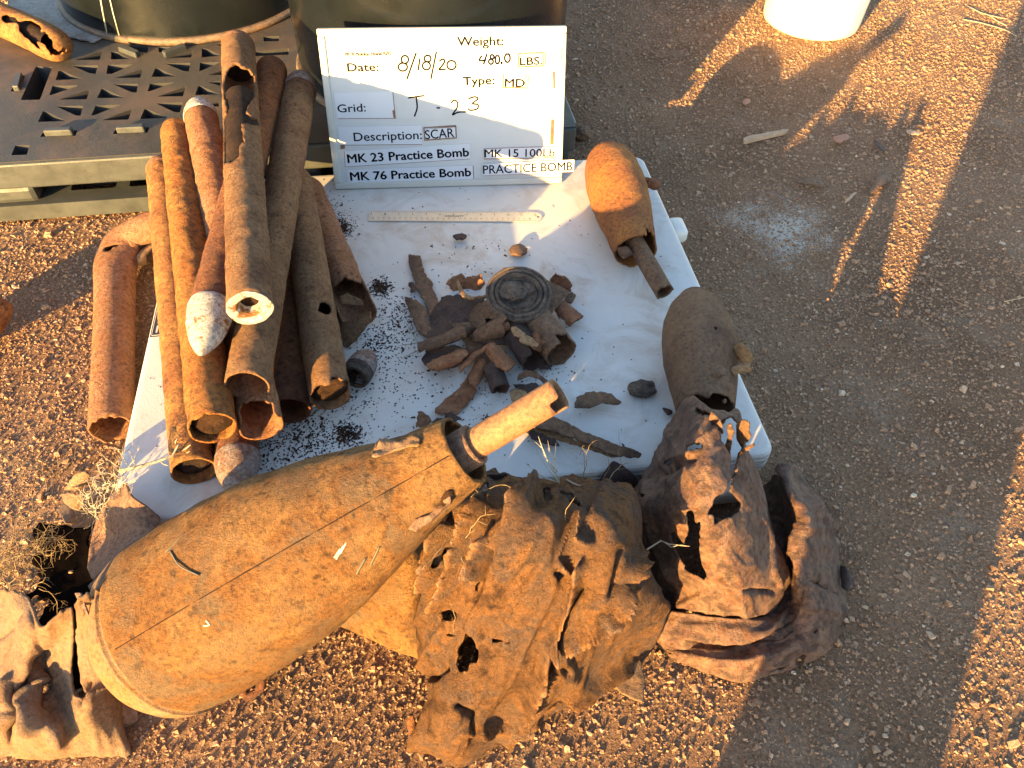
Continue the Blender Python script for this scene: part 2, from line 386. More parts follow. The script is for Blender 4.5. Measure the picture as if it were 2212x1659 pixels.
def ground_mat():
    m, nt, p = new_mat('dirt_ground')
    t = nt.nodes.new('ShaderNodeTexCoord'); v = t.outputs['Object']
    n = noise(nt, v, 3.2, 7, .62); c = ramp(nt, n, [(.3, (0.157, 0.088, 0.050)), (.5, (0.235, 0.138, 0.081)), (.7, (0.314, 0.194, 0.118))])
    c = mixc(nt, ramp(nt, noise(nt, v, 5.5, 8, .68), [(.54, (0, 0, 0)), (.70, (.5, .5, .5))]), c, (.34, .265, .195))
    n2 = noise(nt, v, 190, 4, .7)
    c = mixc(nt, .7, c, ramp(nt, n2, [(.3, (.3, .3, .3)), (.52, (1, 1, 1)), (.78, (1.9, 1.8, 1.65))]), 'MULTIPLY')
    # spilled white powder: a patch of its own beside the table
    pc = U(1690, 492, 0); mp = nt.nodes.new('ShaderNodeMapping'); mp.inputs['Location'].default_value = (-pc[0], -pc[1], 0)
    nt.links.new(v, mp.inputs['Vector'])
    ln = nt.nodes.new('ShaderNodeVectorMath'); ln.operation = 'LENGTH'; nt.links.new(mp.outputs['Vector'], ln.inputs[0])
    sp = noise(nt, v, 260, 5, .75); sp2 = noise(nt, v, 14, 5, .7)
    d = math_n(nt, 'SUBTRACT', 1.0, math_n(nt, 'MULTIPLY', ln.outputs['Value'], 4.6))
    d = math_n(nt, 'ADD', math_n(nt, 'MULTIPLY', d, .30), math_n(nt, 'ADD', math_n(nt, 'MULTIPLY', sp, .55), math_n(nt, 'MULTIPLY', sp2, .45)))
    c = mixc(nt, ramp(nt, d, [(.66, (0, 0, 0)), (.76, (1, 1, 1))]), c, (.52, .47, .40))
    nt.links.new(c, p.inputs['Base Color']); p.inputs['Roughness'].default_value = .95; p.inputs['Specular IOR Level'].default_value = .2
    b1 = bump(nt, noise(nt, v, 110, 5, .65), .006, 1.0); b2 = bump(nt, noise(nt, v, 320, 3, .7), .003, 1.0, b1)
    nt.links.new(b2, p.inputs['Normal']); return m
def gravel_mat():
    m, nt, p = new_mat('gravel_stone'); g = nt.nodes.new('ShaderNodeNewGeometry')
    c = ramp(nt, g.outputs['Random Per Island'], [(0, (0.208, 0.126, 0.077)), (.3, (0.296, 0.184, 0.114)), (.65, (0.359, 0.230, 0.145)), (.93, (0.416, 0.276, 0.176)), (.988, (0.478, 0.349, 0.246)), (1, (0.645, 0.543, 0.422))])
    t = nt.nodes.new('ShaderNodeTexCoord'); v = t.outputs['Object']
    c = mixc(nt, .6, c, ramp(nt, noise(nt, v, 300, 4, .7), [(.3, (.5, .47, .45)), (.7, (1.35, 1.3, 1.25))]), 'MULTIPLY')
    nt.links.new(c, p.inputs['Base Color']); p.inputs['Roughness'].default_value = .85; p.inputs['Specular IOR Level'].default_value = .3
    nt.links.new(bump(nt, noise(nt, v, 500, 3, .7), .0015, 1.0), p.inputs['Normal']); return m
M_ground = ground_mat(); M_gravel = gravel_mat()

def table_mat():
    m, nt, p = new_mat('white_table_plastic'); v = objvec(nt)
    c = ramp(nt, noise(nt, v, 5, 5, .6), [(.3, (.50, .485, .46)), (.7, (.61, .60, .58))])
    st = ramp(nt, noise(nt, v, 9, 7, .72, .8), [(.50, (0, 0, 0)), (.72, (1, 1, 1))])
    c = mixc(nt, math_n(nt, 'MULTIPLY', st, .7), c, (.36, .25, .17))
    sc = nt.nodes.new('ShaderNodeMapping'); sc.inputs['Scale'].default_value = (4, 60, 1); sc.inputs['Rotation'].default_value = (0, 0, .25)
    nt.links.new(v, sc.inputs['Vector'])
    s2 = ramp(nt, noise(nt, sc.outputs['Vector'], 6, 5, .7), [(.63, (0, 0, 0)), (.70, (1, 1, 1))])
    c = mixc(nt, math_n(nt, 'MULTIPLY', s2, .30), c, (.40, .34, .30))
    nt.links.new(c, p.inputs['Base Color']); p.inputs['Roughness'].default_value = .5
    nt.links.new(bump(nt, noise(nt, v, 420, 3), .0005, .7), p.inputs['Normal']); return m
M_table = table_mat()
M_tside = plain('white_table_edge', (.66, .65, .61), .5, var=.06)
M_board = plain('whiteboard', (0.510, 0.523, 0.528), .5, .3, var=.035, scale=9, bd=0)
M_frame = plain('whiteboard_frame', (0.493, 0.487, 0.442), .45, var=.06, scale=14)
M_paper = plain('paper', (0.572, 0.592, 0.634), .8, .1, var=.03, scale=16, bd=.0002)
M_papery = plain('paper_aged', (0.528, 0.537, 0.538), .8, .1, var=.04, scale=16, bd=.0002)
M_ink = plain('ink', (.008, .008, .014), 1.0, 0.0, bd=0)
M_inkg = plain('marker_ink', (.010, .011, .009), 1.0, 0.0, bd=0)
M_back = plain('label_backing', (.20, .105, .06), .8, .2, var=.3, scale=120)
M_steel = plain('ruler_steel', (.62, .60, .55), .42, .5, metal=.75, var=.08, scale=60, bd=.0001)
M_plast = rust('black_pallet_plastic', [(.036, .037, .036), (.047, .046, .043), (.06, .056, .049), (.072, .061, .049)], 5, 240, .0005, .62, pits=.1, dust=(.17, .105, .065), dusta=.4, seed=30.0, spec=.4, grain=.0003)
M_pedge = plain('pallet_edge_plastic', (.050, .057, .057), .5, .45, var=.25, scale=18)
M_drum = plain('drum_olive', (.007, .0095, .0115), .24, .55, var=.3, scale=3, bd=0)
M_rim = rust('drum_rim', [(.05, .05, .04), (.17, .12, .085), (.25, .13, .07)], 20, 120, .001, .5, seed=32.0, spec=.5)
M_drip = plain('paint_drip', (.42, .42, .36), .6, var=.2, scale=80)
M_bucket = plain('bucket_white', (.74, .70, .58), .45, .4, var=.05, scale=8)
M_greysheet = rust('grey_plastic_sheet', [(.21, .215, .22), (.27, .27, .275), (.24, .235, .23)], 8, 150, .0005, .6, pits=.25, seed=33.0, dust=(.14, .09, .06), dusta=.6)
M_wood = plain('splintered_wood', (.42, .29, .19), .85, .2, var=.25, scale=80)
M_root = plain('dry_root', (0.224, 0.166, 0.098), .9, .15, var=.3, scale=90)
M_rootp = plain('pale_root', (0.435, 0.375, 0.270), .9, .15, var=.25, scale=90)
M_hollow_shade = plain('hollow_shade', (.004, .003, .003), 1.0, 0.0, bd=.002, fine=90)  # near-black colour standing in for deep shade inside the crushed casing
M_black = plain('black_plate', (.03, .032, .036), .6)
M_crumb = rust('rust_crumb', [(.03, .02, .016), (.07, .042, .03), (.15, .08, .05)], 60, 300, .001, .9, seed=34.0)
M_pink = plain('reddish_chip', (.33, .165, .11), .8, var=.2)
# ------------------------------------------------------------------ ground and gravel
g = np.array([[-260., -260, 0], [260, -260, 0], [260, 260, 0], [-260, 260, 0]])
mk('ground', g, [(0, 1, 2, 3)], M_ground, kind='structure', smooth=False)

TB_Y = math.radians(10.1); TEX = np.array([math.cos(TB_Y), math.sin(TB_Y), 0]); TEY = np.array([-math.sin(TB_Y), math.cos(TB_Y), 0])
TFR = np.array([.383, .654, 0]); TW, TD, TH = .915, .76, .085
def T(a, b, z): return TFR - TEX * a + TEY * b + np.array([0, 0, z])        # a: metres left of the right edge, b: metres behind the front edge
PY = math.radians(11.0); PEX = np.array([math.cos(PY), math.sin(PY), 0]); PEY = np.array([-math.sin(PY), math.cos(PY), 0])
PFR = np.array([.107, 1.407, 0]); PW, PD, PH = 1.219, 1.016, .140
def Q(a, b, z): return PFR - PEX * a + PEY * b + np.array([0, 0, z])
def p_local(w): d = np.asarray(w) - PFR; return -(d @ PEX), d @ PEY

def build_gravel():
    rng = np.random.default_rng(7); n = 420000
    xy = np.stack([rng.uniform(-1.75, 1.95, n), rng.uniform(.08, 2.95, n)], 1)
    w = np.concatenate([xy, np.zeros((n, 1))], 1); p = PX(w)
    ok = (p[:, 0] > -330) & (p[:, 0] < 2540) & (p[:, 1] > -130) & (p[:, 1] < 1800)
    d = w - TFR; a, b = -(d @ TEX), d @ TEY; ok &= ~((a > .02) & (a < TW - .02) & (b > .02) & (b < TD - .02))
    d = w - PFR; a, b = -(d @ PEX), d @ PEY; ok &= ~((a > .0) & (a < PW) & (b > .06) & (b < PD))
    far = np.clip((xy[:, 1] - .9) / 2.0, 0, 1); ok &= rng.random(n) > far * .45
    ok &= rng.random(n) < 1.0 + .35 * fbm(w * 3.5, 61)
    xy = xy[ok]; n = len(xy); far = far[ok]
    r = np.exp(rng.normal(math.log(.00185), .42, n)).clip(.0009, .0068) * (1 + .25 * far)
    cube = np.array([[a, b, c] for c in (-1, 1) for a, b in ((-1, -1), (1, -1), (1, 1), (-1, 1))], float) * .72
    cf = np.array([(3, 2, 1, 0), (4, 5, 6, 7), (0, 1, 5, 4), (1, 2, 6, 5), (2, 3, 7, 6), (3, 0, 4, 7)])
    V = cube[None] + rng.normal(0, .26, (n, 8, 3)); V[:, 4:, :2] *= rng.uniform(.35, .95, (n, 1, 1))
    V *= (r[:, None] * np.stack([rng.uniform(.8, 1.5, n), rng.uniform(.7, 1.1, n), rng.uniform(.5, .95, n)], 1))[:, None, :]
    t = rng.uniform(0, 6.283, n); c, s = np.cos(t)[:, None], np.sin(t)[:, None]
    X = V[..., 0] * c - V[..., 1] * s; Y = V[..., 0] * s + V[..., 1] * c
    tl = rng.normal(0, .2, n)[:, None]; Z = V[..., 2] + X * tl
    V = np.stack([X + xy[:, :1], Y + xy[:, 1:], Z + (r * rng.uniform(-.25, .22, n))[:, None]], -1)
    F = (np.arange(n)[:, None, None] * 8 + cf[None, 1:]).reshape(-1, 4)
    print('gravel', n)
    mk('gravel', V.reshape(-1, 3), F, M_gravel, kind='stuff', smooth=False, label='loose brown gravel covering the ground around the table', cat='gravel')
build_gravel()

# ------------------------------------------------------------------ folded plastic table
def rrect(w, d, r, n=6):
    out = []
    for cx, cy, a0 in ((w - r, d - r, 0), (r, d - r, 90), (r, r, 180), (w - r, r, 270)):
        for k in range(n + 1):
            a = math.radians(a0 + 90 * k / n); out.append((cx + r * math.cos(a), cy + r * math.sin(a)))
    return out
def inset(poly, c, k): return [(c[0] + (x - c[0]) * k, c[1] + (y - c[1]) * k) for x, y in poly]
table = thing('folding_table', 'white plastic folding table folded flat on the gravel under the scrap', 'table', T(TW / 2, TD / 2, 0))
def slab(w, d, r, levels, ins):
    rings = []
    for z, k in levels:
        R = rrect(w - 2 * k, d - 2 * k, r); rings.append([T(x + k + ins, y + k + ins, z) for x, y in R])
    n = len(rings[0]); V = np.array([p for q in rings for p in q]); F = []
    for i in range(len(rings) - 1):
        for k in range(n): F.append((i * n + (k + 1) % n, i * n + k, (i + 1) * n + k, (i + 1) * n + (k + 1) % n))
    F.append(tuple(range(n))); F.append(tuple((len(rings) - 1) * n + k for k in range(n))[::-1])
    return V, F
V, F = slab(TW, TD, .022, [(.046, .004), (.049, .0), (.058, .0), (.0585, .0012), (.0605, .0012), (.061, 0), (.071, 0), (.0715, .0012), (.0735, .0012), (.074, .0004), (.079, .0008), (.083, .003), (.0845, .006), (.085, .011)], 0)
mk('upper_panel', V, F, M_table, table, smooth=False)
V, F = slab(TW - .024, TD - .02, .03, [(.001, .004), (.004, 0), (.036, 0), (.042, .004), (.0455, .01)], .011)
mk('lower_panel', V, F, M_tside, table, smooth=False)
lp = U(1462, 497, .06); V, F = box(lp, (.032, .05, .030), TB_Y)
mk('latch', V, F, M_tside, table, bevel=.009)
lp = T(.06, -.012, .02); V, F = box(lp, (.07, .03, .034), TB_Y)
mk('corner_bracket', V, F, M_tside, table, bevel=.008)

def text_mesh(txt, bold=0.0, shear=0.0):
    cu = bpy.data.curves.new('lettering', 'FONT'); cu.body = txt; cu.offset = bold; cu.shear = shear; cu.resolution_u = 3
    o = bpy.data.objects.new('lettering', cu); col.objects.link(o); bpy.context.view_layer.update()
    me = bpy.data.meshes.new_from_object(o.evaluated_get(bpy.context.evaluated_depsgraph_get()))
    V = np.array([v.co[:] for v in me.vertices]); F = [tuple(p.vertices) for p in me.polygons]
    bpy.data.objects.remove(o, do_unlink=True); bpy.data.curves.remove(cu); bpy.data.meshes.remove(me)
    V = V - [V[:, 0].min(), 0, 0]; return V, F
def write(txt, p0, p1, up, nrm, mat, parent, h=None, bold=0.0, lift=.0005, name='lettering'):
    """flat print: baseline from p0 to p1 (world), cap height h metres"""
    V, F = text_mesh(txt); w = V[:, 0].max(); L = np.linalg.norm(p1 - p0); k = L / w; cap = .73
    ky = k if h is None else h / cap
    e = (p1 - p0) / L
    W = p0 + V[:, :1] * k * e + V[:, 1:2] * ky * up + nrm * lift
    if bold:                                        # heavier strokes: the same letters struck again a hair to each side
        W, F = join([(W + (e * a + up * b) * bold * k + nrm * .00002 * i, F) for i, (a, b) in enumerate(((0, 0), (1, 0), (-1, 0), (0, .7), (0, -.7)))])
    return mk(name, W, F, mat, parent, smooth=False)
# maker's plate on the table's left edge, half under the pipes
pl = [(.848, .20), (.848, .42), (.808, .42), (.808, .20)]
A0 = U(344, 727, TH); da = A0 - TFR; a0, b0 = -(da @ TEX), da @ TEY
V, F = prism([(a0 - .018, b0), (a0 + .014, b0), (a0 + .014, b0 + .16), (a0 - .018, b0 + .16)], [], TH, TH + .0012, T)
plate = mk('brand_plate', V, F, M_black, table, smooth=False)
write('LIFETIME', T(a0 + .006, b0 + .152, TH + .0012), T(a0 + .006, b0 + .008, TH + .0012), TEX, np.array([0, 0, 1.]), M_board, plate, h=.017, bold=.012)
for q in (((a0 - .016, b0 + .002), (a0 + .012, b0 + .003)), ((a0 + .0112, b0 + .002), (a0 + .0122, b0 + .158))):
    (x0, y0), (x1, y1) = q; V, F = prism([(x0, y0), (x1, y0), (x1, y1), (x0, y1)], [], TH + .0012, TH + .0016, T); mk('plate_border', V, F, M_board, plate, smooth=False)

# ------------------------------------------------------------------ pallet
Z1 = zoomer(0, 0, 1300, 2212)
tri_px = [[(495, 402), (685, 340), (668, 400)], [(745, 345), (790, 350), (870, 395), (742, 398)], [(870, 310), (995, 312), (988, 352), (930, 348)], [(1060, 315), (1200, 315), (1065, 352)],
 [(1120, 388), (1292, 340), (1280, 385)], [(1352, 325), (1380, 325), (1482, 372), (1350, 385)], [(1440, 293), (1545, 292), (1500, 320)], [(482, 440), (658, 438), (640, 495), (600, 490)],
 [(722, 435), (890, 432), (750, 495), (712, 494)], [(1105, 425), (1275, 420), (1265, 478), (1230, 475)], [(1340, 420), (1484, 415), (1345, 475), (1334, 475)], [(372, 536), (392, 475), (410, 472), (545, 530)],
 [(770, 522), (955, 462), (940, 520)], [(1015, 515), (1040, 458), (1055, 456), (1182, 512)], [(1395, 502), (1484, 470), (1484, 502)], [(330, 637), (352, 575), (530, 572), (345, 636)],
 [(760, 565), (925, 560), (915, 620), (880, 617)], [(988, 612), (1005, 560), (1172, 552), (1000, 612)], [(1390, 550), (1478, 542), (1475, 575)], [(390, 667), (600, 600), (580, 665)],
 [(650, 657), (680, 595), (695, 595), (832, 655)], [(1050, 647), (1245, 580), (1225, 645)], [(1305, 637), (1330, 575), (1345, 575), (1470, 632)], [(375, 712), (555, 708), (540, 775), (510, 774)],
 [(612, 772), (640, 708), (815, 700), (630, 772)], [(1045, 692), (1225, 685), (1205, 752), (1170, 752)], [(680, 806), (885, 730), (860, 801)], [(938, 797), (968, 730), (982, 730), (1125, 790)],
 [(253, 817), (288, 745), (302, 744), (442, 811)], [(1380, 705), (1465, 680), (1465, 715)], [(240, 445), (350, 450), (268, 668), (138, 670)], [(75, 1040), (102, 975), (200, 970), (180, 1036)],
 [(1765, 246), (1870, 240), (1868, 275), (1765, 277)], [(1700, 346), (1935, 323), (1935, 366), (1700, 376)], [(268, 917), (290, 885), (520, 873), (505, 910)], [(755, 898), (775, 868), (1000, 852), (990, 888)],
 [(72, 612), (110, 512), (168, 505), (130, 612)]]
def to_deck(poly): return [p_local(U(*Z1(x, y), PH)) for x, y in poly]
def round_poly(poly, f=.18):
    out = []
    for i in range(len(poly)):
        a, b, c = np.array(poly[i - 1]), np.array(poly[i]), np.array(poly[(i + 1) % len(poly)])
        for t in (f, f * .3): out.append(tuple(b + (a - b) * t))
        for t in (f * .3, f): out.append(tuple(b + (c - b) * t))
    return out
holes = [round_poly(to_deck(p), .12) for p in tri_px]
pal = thing('plastic_pallet', 'black plastic pallet with triangular openings in its dirty deck', 'pallet', Q(PW / 2, PD / 2, 0))
V, F = prism([(0, 0), (PW, 0), (PW, PD), (0, PD)], holes, .088, PH, Q); dk = mk('deck', V, F, M_plast, pal, smooth=False); dk.data.materials.append(M_black)
for p in dk.data.polygons:
    if abs(p.normal.z) < .5: p.material_index = 1
V, F = prism([(0, -.006), (PW, -.006), (PW, .012), (0, .012)], [], .086, PH - .002, Q); mk('front_lip', V, F, M_pedge, pal, smooth=False, bevel=.004)
V, F = prism([(-.006, .014), (.012, .014), (.012, PD), (-.006, PD)], [], .086, PH - .002, Q); mk('side_lip', V, F, M_pedge, pal, smooth=False, bevel=.004)
for a in (.0, .51, 1.045):
    V, F = prism([(a + .005, .004), (a + .17, .004), (a + .15, .22), (a + .02, .22)], [], .045, .0858, Q); mk('leg_block', V, F, M_pedge, pal, smooth=False, bevel=.012)
    V, F = prism([(a + .005, .78), (a + .17, .78), (a + .17, 1.0), (a + .005, 1.0)], [], .0, .0878, Q); mk('leg_block', V, F, M_plast, pal, smooth=False, bevel=.01)
rh = []
for a in (.19, .30, .42, .70, .81, .92):
    rh.append([(a, .04), (a + .085, .04), (a + .085, .10), (a, .10)])
V, F = prism([(0, 0), (PW, 0), (PW, .14), (0, .14)], [round_poly(h) for h in rh], .012, .045, Q); mk('bottom_runner', V, F, M_pedge, pal, smooth=False, bevel=0)
V, F = prism([(.0, .45), (PW, .45), (PW, .58), (0, .58)], [], .004, .030, Q); mk('bottom_runner', V, F, M_plast, pal, smooth=False)
V, F = prism([(.02, .15), (PW - .02, .15), (PW - .02, PD - .02), (.02, PD - .02)], [], .034, .046, Q); mk('opening_shade_slab', V, F, M_black, pal, smooth=False)  # added black slab that makes the deck openings look deeply shaded
def lug(p):
    w = [U(*Z1(x, y), PH + .0) for x, y in p]; loc = [p_local(q) for q in w]
    V, F = prism(loc, [], PH - .02, PH + .011, Q); mk('grip_lug', V, F, M_pedge, pal, smooth=False, bevel=.003)
lug([(298, 913), (318, 893), (500, 880), (488, 905)]); lug([(782, 893), (800, 873), (980, 858), (972, 884)]); lug([(92, 610), (120, 520), (160, 512), (136, 608)])
lug([(795, 345), (825, 318), (945, 372), (915, 390)]); lug([(1090, 372), (1235, 318), (1258, 330), (1110, 388)])

# grey sheet lying on the far left of the pallet
V, F = shard([(10, 60), (25, -40), (200, -60), (235, 70), (205, 92), (120, 75), (60, 62)], PH + .004, jit=1.0, amp=.001, step=5)
mk('plastic_sheet', V, F, M_greysheet, label='grey dusty plastic sheet lying on the pallet beside the drum', cat='sheet', solid=.003)

# ------------------------------------------------------------------ drums and bucket
def drum(c, R, label, z0=PH):
    c = np.array(c); t = thing('steel_drum', label, 'drum', (c[0], c[1], z0), 'olive drums standing on the pallet')
    prof = [(0.004, .02), (.004, R - .02), (.012, R - .006), (.012, R - .004)]
    h = [(0.014, R - .006), (.26, R - .006), (.268, R - .003), (.276, R + .003), (.284, R + .004), (.292, R + .003), (.30, R - .003), (.308, R - .006),
         (.56, R - .006), (.576, R + .003), (.592, R + .003), (.608, R - .006), (.862, R - .006), (.866, R - .03), (.866, .01)]
    V, F = revolve((c[0], c[1], z0), (c[0], c[1], z0 + .88), h, 96, .02, amp=.0006, nsc=6, seed=int(c[0] * 10)); mk('drum_body', V, F, M_drum, t)
    ring = [(0, R - .012), (.0, R - .001), (.004, R + .003), (.011, R + .003), (.015, R - .001), (.0155, R - .012)]
    V, F = revolve((c[0], c[1], z0 + .0005), (c[0], c[1], z0 + .9), ring, 96, .01); mk('bottom_rim', V, F, M_rim, t)
    return t
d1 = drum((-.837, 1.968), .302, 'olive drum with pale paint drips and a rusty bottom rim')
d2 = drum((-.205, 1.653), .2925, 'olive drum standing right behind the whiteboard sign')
def drip(px, w, d, c, R):
    pts = []
    for u, v in px:
        r = ray(u, v); a = r[0] ** 2 + r[1] ** 2; b = 2 * (-c[0] * r[0] - c[1] * r[1]); e = c[0] ** 2 + c[1] ** 2 - R * R
        t = (-b - math.sqrt(max(0, b * b - 4 * a * e))) / (2 * a); pts.append(CP + r * t)
    V, F = polytube(pts, w, 4); mk('paint_drip', V, F, M_drip, d, smooth=True)
drip([(213, -25), (222, 25), (232, 76)], .0022, d1, (-.837, 1.968), .297); drip([(232, -25), (245, 30), (258, 77)], .0016, d1, (-.837, 1.968), .297)

bc = (.812, 2.262); bk = thing('plastic_bucket', 'white plastic bucket standing on the gravel in sunlight', 'bucket', (*bc, 0))
V, F = revolve((*bc, .001), (*bc, .4), [(0, .02), (0, .128), (.004, .133), (.012, .135), (.30, .147), (.302, .156), (.318, .158), (.322, .153), (.34, .153), (.345, .157), (.36, .157), (.368, .150), (.36, .147), (.02, .130), (.012, .01)], 72, .02)
mk('bucket_wall', V, F, M_bucket, bk)
V, F = revolve((*bc, .30), (*bc, .4), [(.0, .158), (.004, .1605), (.010, .1605), (.014, .158)], 72, .02); mk('rim_band', V, F, M_bucket, bk)
hp = [np.array([bc[0] + .165 * math.cos(a), bc[1] + .165 * math.sin(a) * .35 - .09, .30 - .10 * math.sin(a) ** 2]) for a in np.linspace(math.pi, 2 * math.pi, 17)]
hp = [np.array([p[0], bc[1] - .165 * abs(math.sin(a)) * .98, p[2]]) for p, a in zip(hp, np.linspace(math.pi, 2 * math.pi, 17))]
V, F = polytube(hp, .002, 6); mk('wire_handle', V, F, M_steel, bk)
# ------------------------------------------------------------------ whiteboard sign
SBL = U(725, 408, TH + .001); SBR = U(1213, 395, TH + .001); SE = (SBR - SBL) / np.linalg.norm(SBR - SBL); SW = float(np.linalg.norm(SBR - SBL))
_n = np.array([-SE[1], SE[0], 0]); _t = math.radians(18.5); SU = np.array([0, 0, 1]) * math.cos(_t) + _n * math.sin(_t); SH = .281
SN = np.cross(SE, SU)
if SN @ (CP - SBL) < 0: SN = -SN
Z2 = zoomer(1150, 0, 1300, 2212)
def S(x, y):                                       # zoomed measure -> sign plane (a right, b up)
    r = ray(*Z2(x, y)); w = CP + r * (((SBL - CP) @ SN) / (r @ SN)); d = w - SBL; return float(d @ SE), float(d @ SU)
def SP(a, b, c=0.0): return SBL + SE * a + SU * b + SN * c
sign = thing('whiteboard_sign', 'white dry erase board with pasted paper labels leaning against the drum', 'sign', SP(SW / 2, 0, 0))
V, F = prism([(0.004, .004), (SW - .004, .004), (SW - .004, SH - .004), (.004, SH - .004)], [], -.010, 0, SP); mk('board', V, F, M_board, sign, smooth=False)
for q in ([(0, 0), (SW, 0), (SW, .012), (0, .012)], [(0, SH - .012), (SW, SH - .012), (SW, SH), (0, SH)], [(0, .012), (.012, .012), (.012, SH - .012), (0, SH - .012)], [(SW - .012, .012), (SW, .012), (SW, SH - .012), (SW - .012, SH - .012)]):
    V, F = prism(q, [], -.013, .004, SP); mk('frame_rail', V, F, M_frame, sign, smooth=False, bevel=.002)
for pts in [[(.22, SH), (.22, 0)]]:
    V, F = box(SP(SW / 2, .16, -.03), (.05, .012, .16)); mk('rear_prop', V, F, M_frame, sign, smooth=False)
def strip(px, mat=None, lift=.0006, back=None, parent=None, name='paper_strip', th=.0005):
    loc = [S(x, y) for x, y in px]
    if back:
        c = np.mean(loc, 0); lo = [(x + back[0], y + back[1]) for x, y in loc]
        V, F = prism(lo, [], lift - .0004, lift - .0001, SP); mk('strip_backing', V, F, M_back, sign, smooth=False)
    V, F = prism(loc, [], lift, lift + th, SP); return mk(name, V, F, mat or M_paper, sign, smooth=False)
def say(txt, x0, y0, x1, y1, top, parent, mat=None, bold=0.0, lift=.0012):
    bold = bold or (.022 if mat is M_inkg or mat is M_ink else .012)
    """baseline (x0,y0)-(x1,y1), top: y of capital tops, all in zoomed measure"""
    a = np.array(S(x0, y0)); b = np.array(S(x1, y1)); p0, p1 = SP(*a, lift), SP(*b, lift)
    e = (p1 - p0) / np.linalg.norm(p1 - p0); up = np.cross(SN, e); h = abs(S(x0, top)[1] - a[1])
    return write(txt, p0, p1, up, SN, mat or M_ink, parent, h=h, bold=bold, lift=0)
def outline(px, parent, w=.0021, mat=None):
    loc = [S(x, y) for x, y in px]
    for i in range(len(loc)):
        a, b = np.array(loc[i]), np.array(loc[(i + 1) % len(loc)]); d = (b - a) / np.linalg.norm(b - a); n = np.array([-d[1], d[0]]) * w / 2; a = a - d * w / 2; b = b + d * w / 2
        V, F = prism([tuple(a + n), tuple(b + n), tuple(b - n), tuple(a - n)], [], .0012, .0017 + .0001 * i, SP); mk('label_border', V, F, mat or M_back, parent, smooth=False)
def pen(strokes, parent, w=.0016, mat=None, lift=.0013):
    for st in strokes:
        loc = np.array([S(x, y) for x, y in st]); m = len(loc)
        loc = catmull(loc, max(2, (m - 1) * 6 + 1)) if m > 2 else loc
        d = np.gradient(loc, axis=0); d /= np.linalg.norm(d, axis=1, keepdims=True) + 1e-9; n = np.stack([-d[:, 1], d[:, 0]], 1) * w / 2
        V = np.array([SP(*p, lift) for p in (loc + n)] + [SP(*p, lift) for p in (loc - n)]); k = len(loc)
        mk('pen_stroke', V, [(i, i + 1, k + i + 1, k + i) for i in range(k - 1)], mat or M_ink, parent, smooth=False)
def arc(cx, cy, rx, ry, a0, a1, n=12): return [(cx + rx * math.cos(math.radians(a)), cy + ry * math.sin(math.radians(a))) for a in np.linspace(a0, a1, n)]

ps = strip([(245, 235), (693, 235), (700, 512), (270, 520)], M_papery)
say('PRTR Molokai, Hawaii RI/FS', 358, 376, 666, 368, 350, ps, mat=M_ink, bold=.05); say('Date:', 374, 478, 580, 474, 420, ps, mat=M_inkg)
ps = strip([(1000, 228), (1765, 206), (1760, 322), (1000, 340)], M_papery); say('Weight:', 1108, 307, 1415, 303, 243, ps, mat=M_inkg)
ps = strip([(697, 236), (998, 232), (1000, 345), (1190, 348), (1190, 470), (1045, 480), (1050, 520), (702, 515)], M_papery)
pen([arc(756, 398, 24, 26, 90, 450), arc(742, 448, 30, 27, -90, 270), [(832, 352), (770, 528)], [(856, 390), (845, 470)],
     arc(908, 392, 22, 22, 90, 450), arc(900, 440, 26, 27, -90, 270), [(967, 345), (930, 528)], [(985, 410), (1010, 395), (1022, 410), (1005, 440), (985, 465), (1030, 462)], arc(1068, 435, 30, 30, -90, 275)], ps, .0030, M_inkg)
ps = strip(arc(1350, 398, 130, 60, 0, 360, 26)[:-1] + [], M_paper, .0008)
pen([[(1270, 372), (1255, 405), (1300, 402)], [(1305, 360), (1282, 432)], arc(1340, 380, 12, 14, 90, 450), arc(1332, 412, 15, 17, -90, 270), arc(1375, 398, 14, 28, -90, 270), arc(1404, 420, 3.5, 4, 0, 360, 8), arc(1442, 388, 18, 28, -90, 270)], ps, .0032, lift=.0016)
ps = strip([(1513, 357), (1690, 350), (1692, 440), (1515, 450)], M_papery, .0012, back=(.0016, .0008)); say('LBS.', 1527, 436, 1675, 430, 382, ps, lift=.0019, mat=M_inkg); outline([(1516, 360), (1680, 353), (1682, 440), (1518, 447)], ps)
ps = strip([(1048, 492), (1762, 468), (1758, 585), (1052, 608)], M_papery, back=(.0, -.001)); say('Type:', 1147, 570, 1355, 562, 512, ps, mat=M_inkg)
ps = strip([(1415, 497), (1580, 503), (1575, 590), (1412, 586)], M_papery, .0013, back=(.0018, -.0006)); say('MD', 1425, 578, 1556, 582, 522, ps, lift=.0021, mat=M_inkg); outline([(1416, 500), (1568, 506), (1562, 588), (1413, 584)], ps)
ps = strip([(280, 622), (672, 610), (690, 790), (303, 792)], M_paper, back=(.0012, -.0012)); say('Grid:', 308, 753, 495, 745, 697, ps)
ps = strip([(690, 612), (1760, 588), (1762, 795), (706, 800)], M_papery)
pen([[(778, 655), (885, 640)], [(832, 650), (838, 720), (820, 780)], [(968, 722), (992, 722)], [(1065, 690), (1085, 670), (1108, 685), (1105, 720), (1075, 768), (1110, 752), (1165, 748)], [(1180, 660), (1225, 648), (1245, 662), (1208, 692), (1245, 700), (1240, 728), (1195, 738), (1178, 726)]], ps, .0028)
ps = strip([(308, 850), (870, 838), (872, 965), (320, 970)], M_paper, back=(.0, -.0012)); say('Description:', 417, 945, 870, 930, 885, ps)
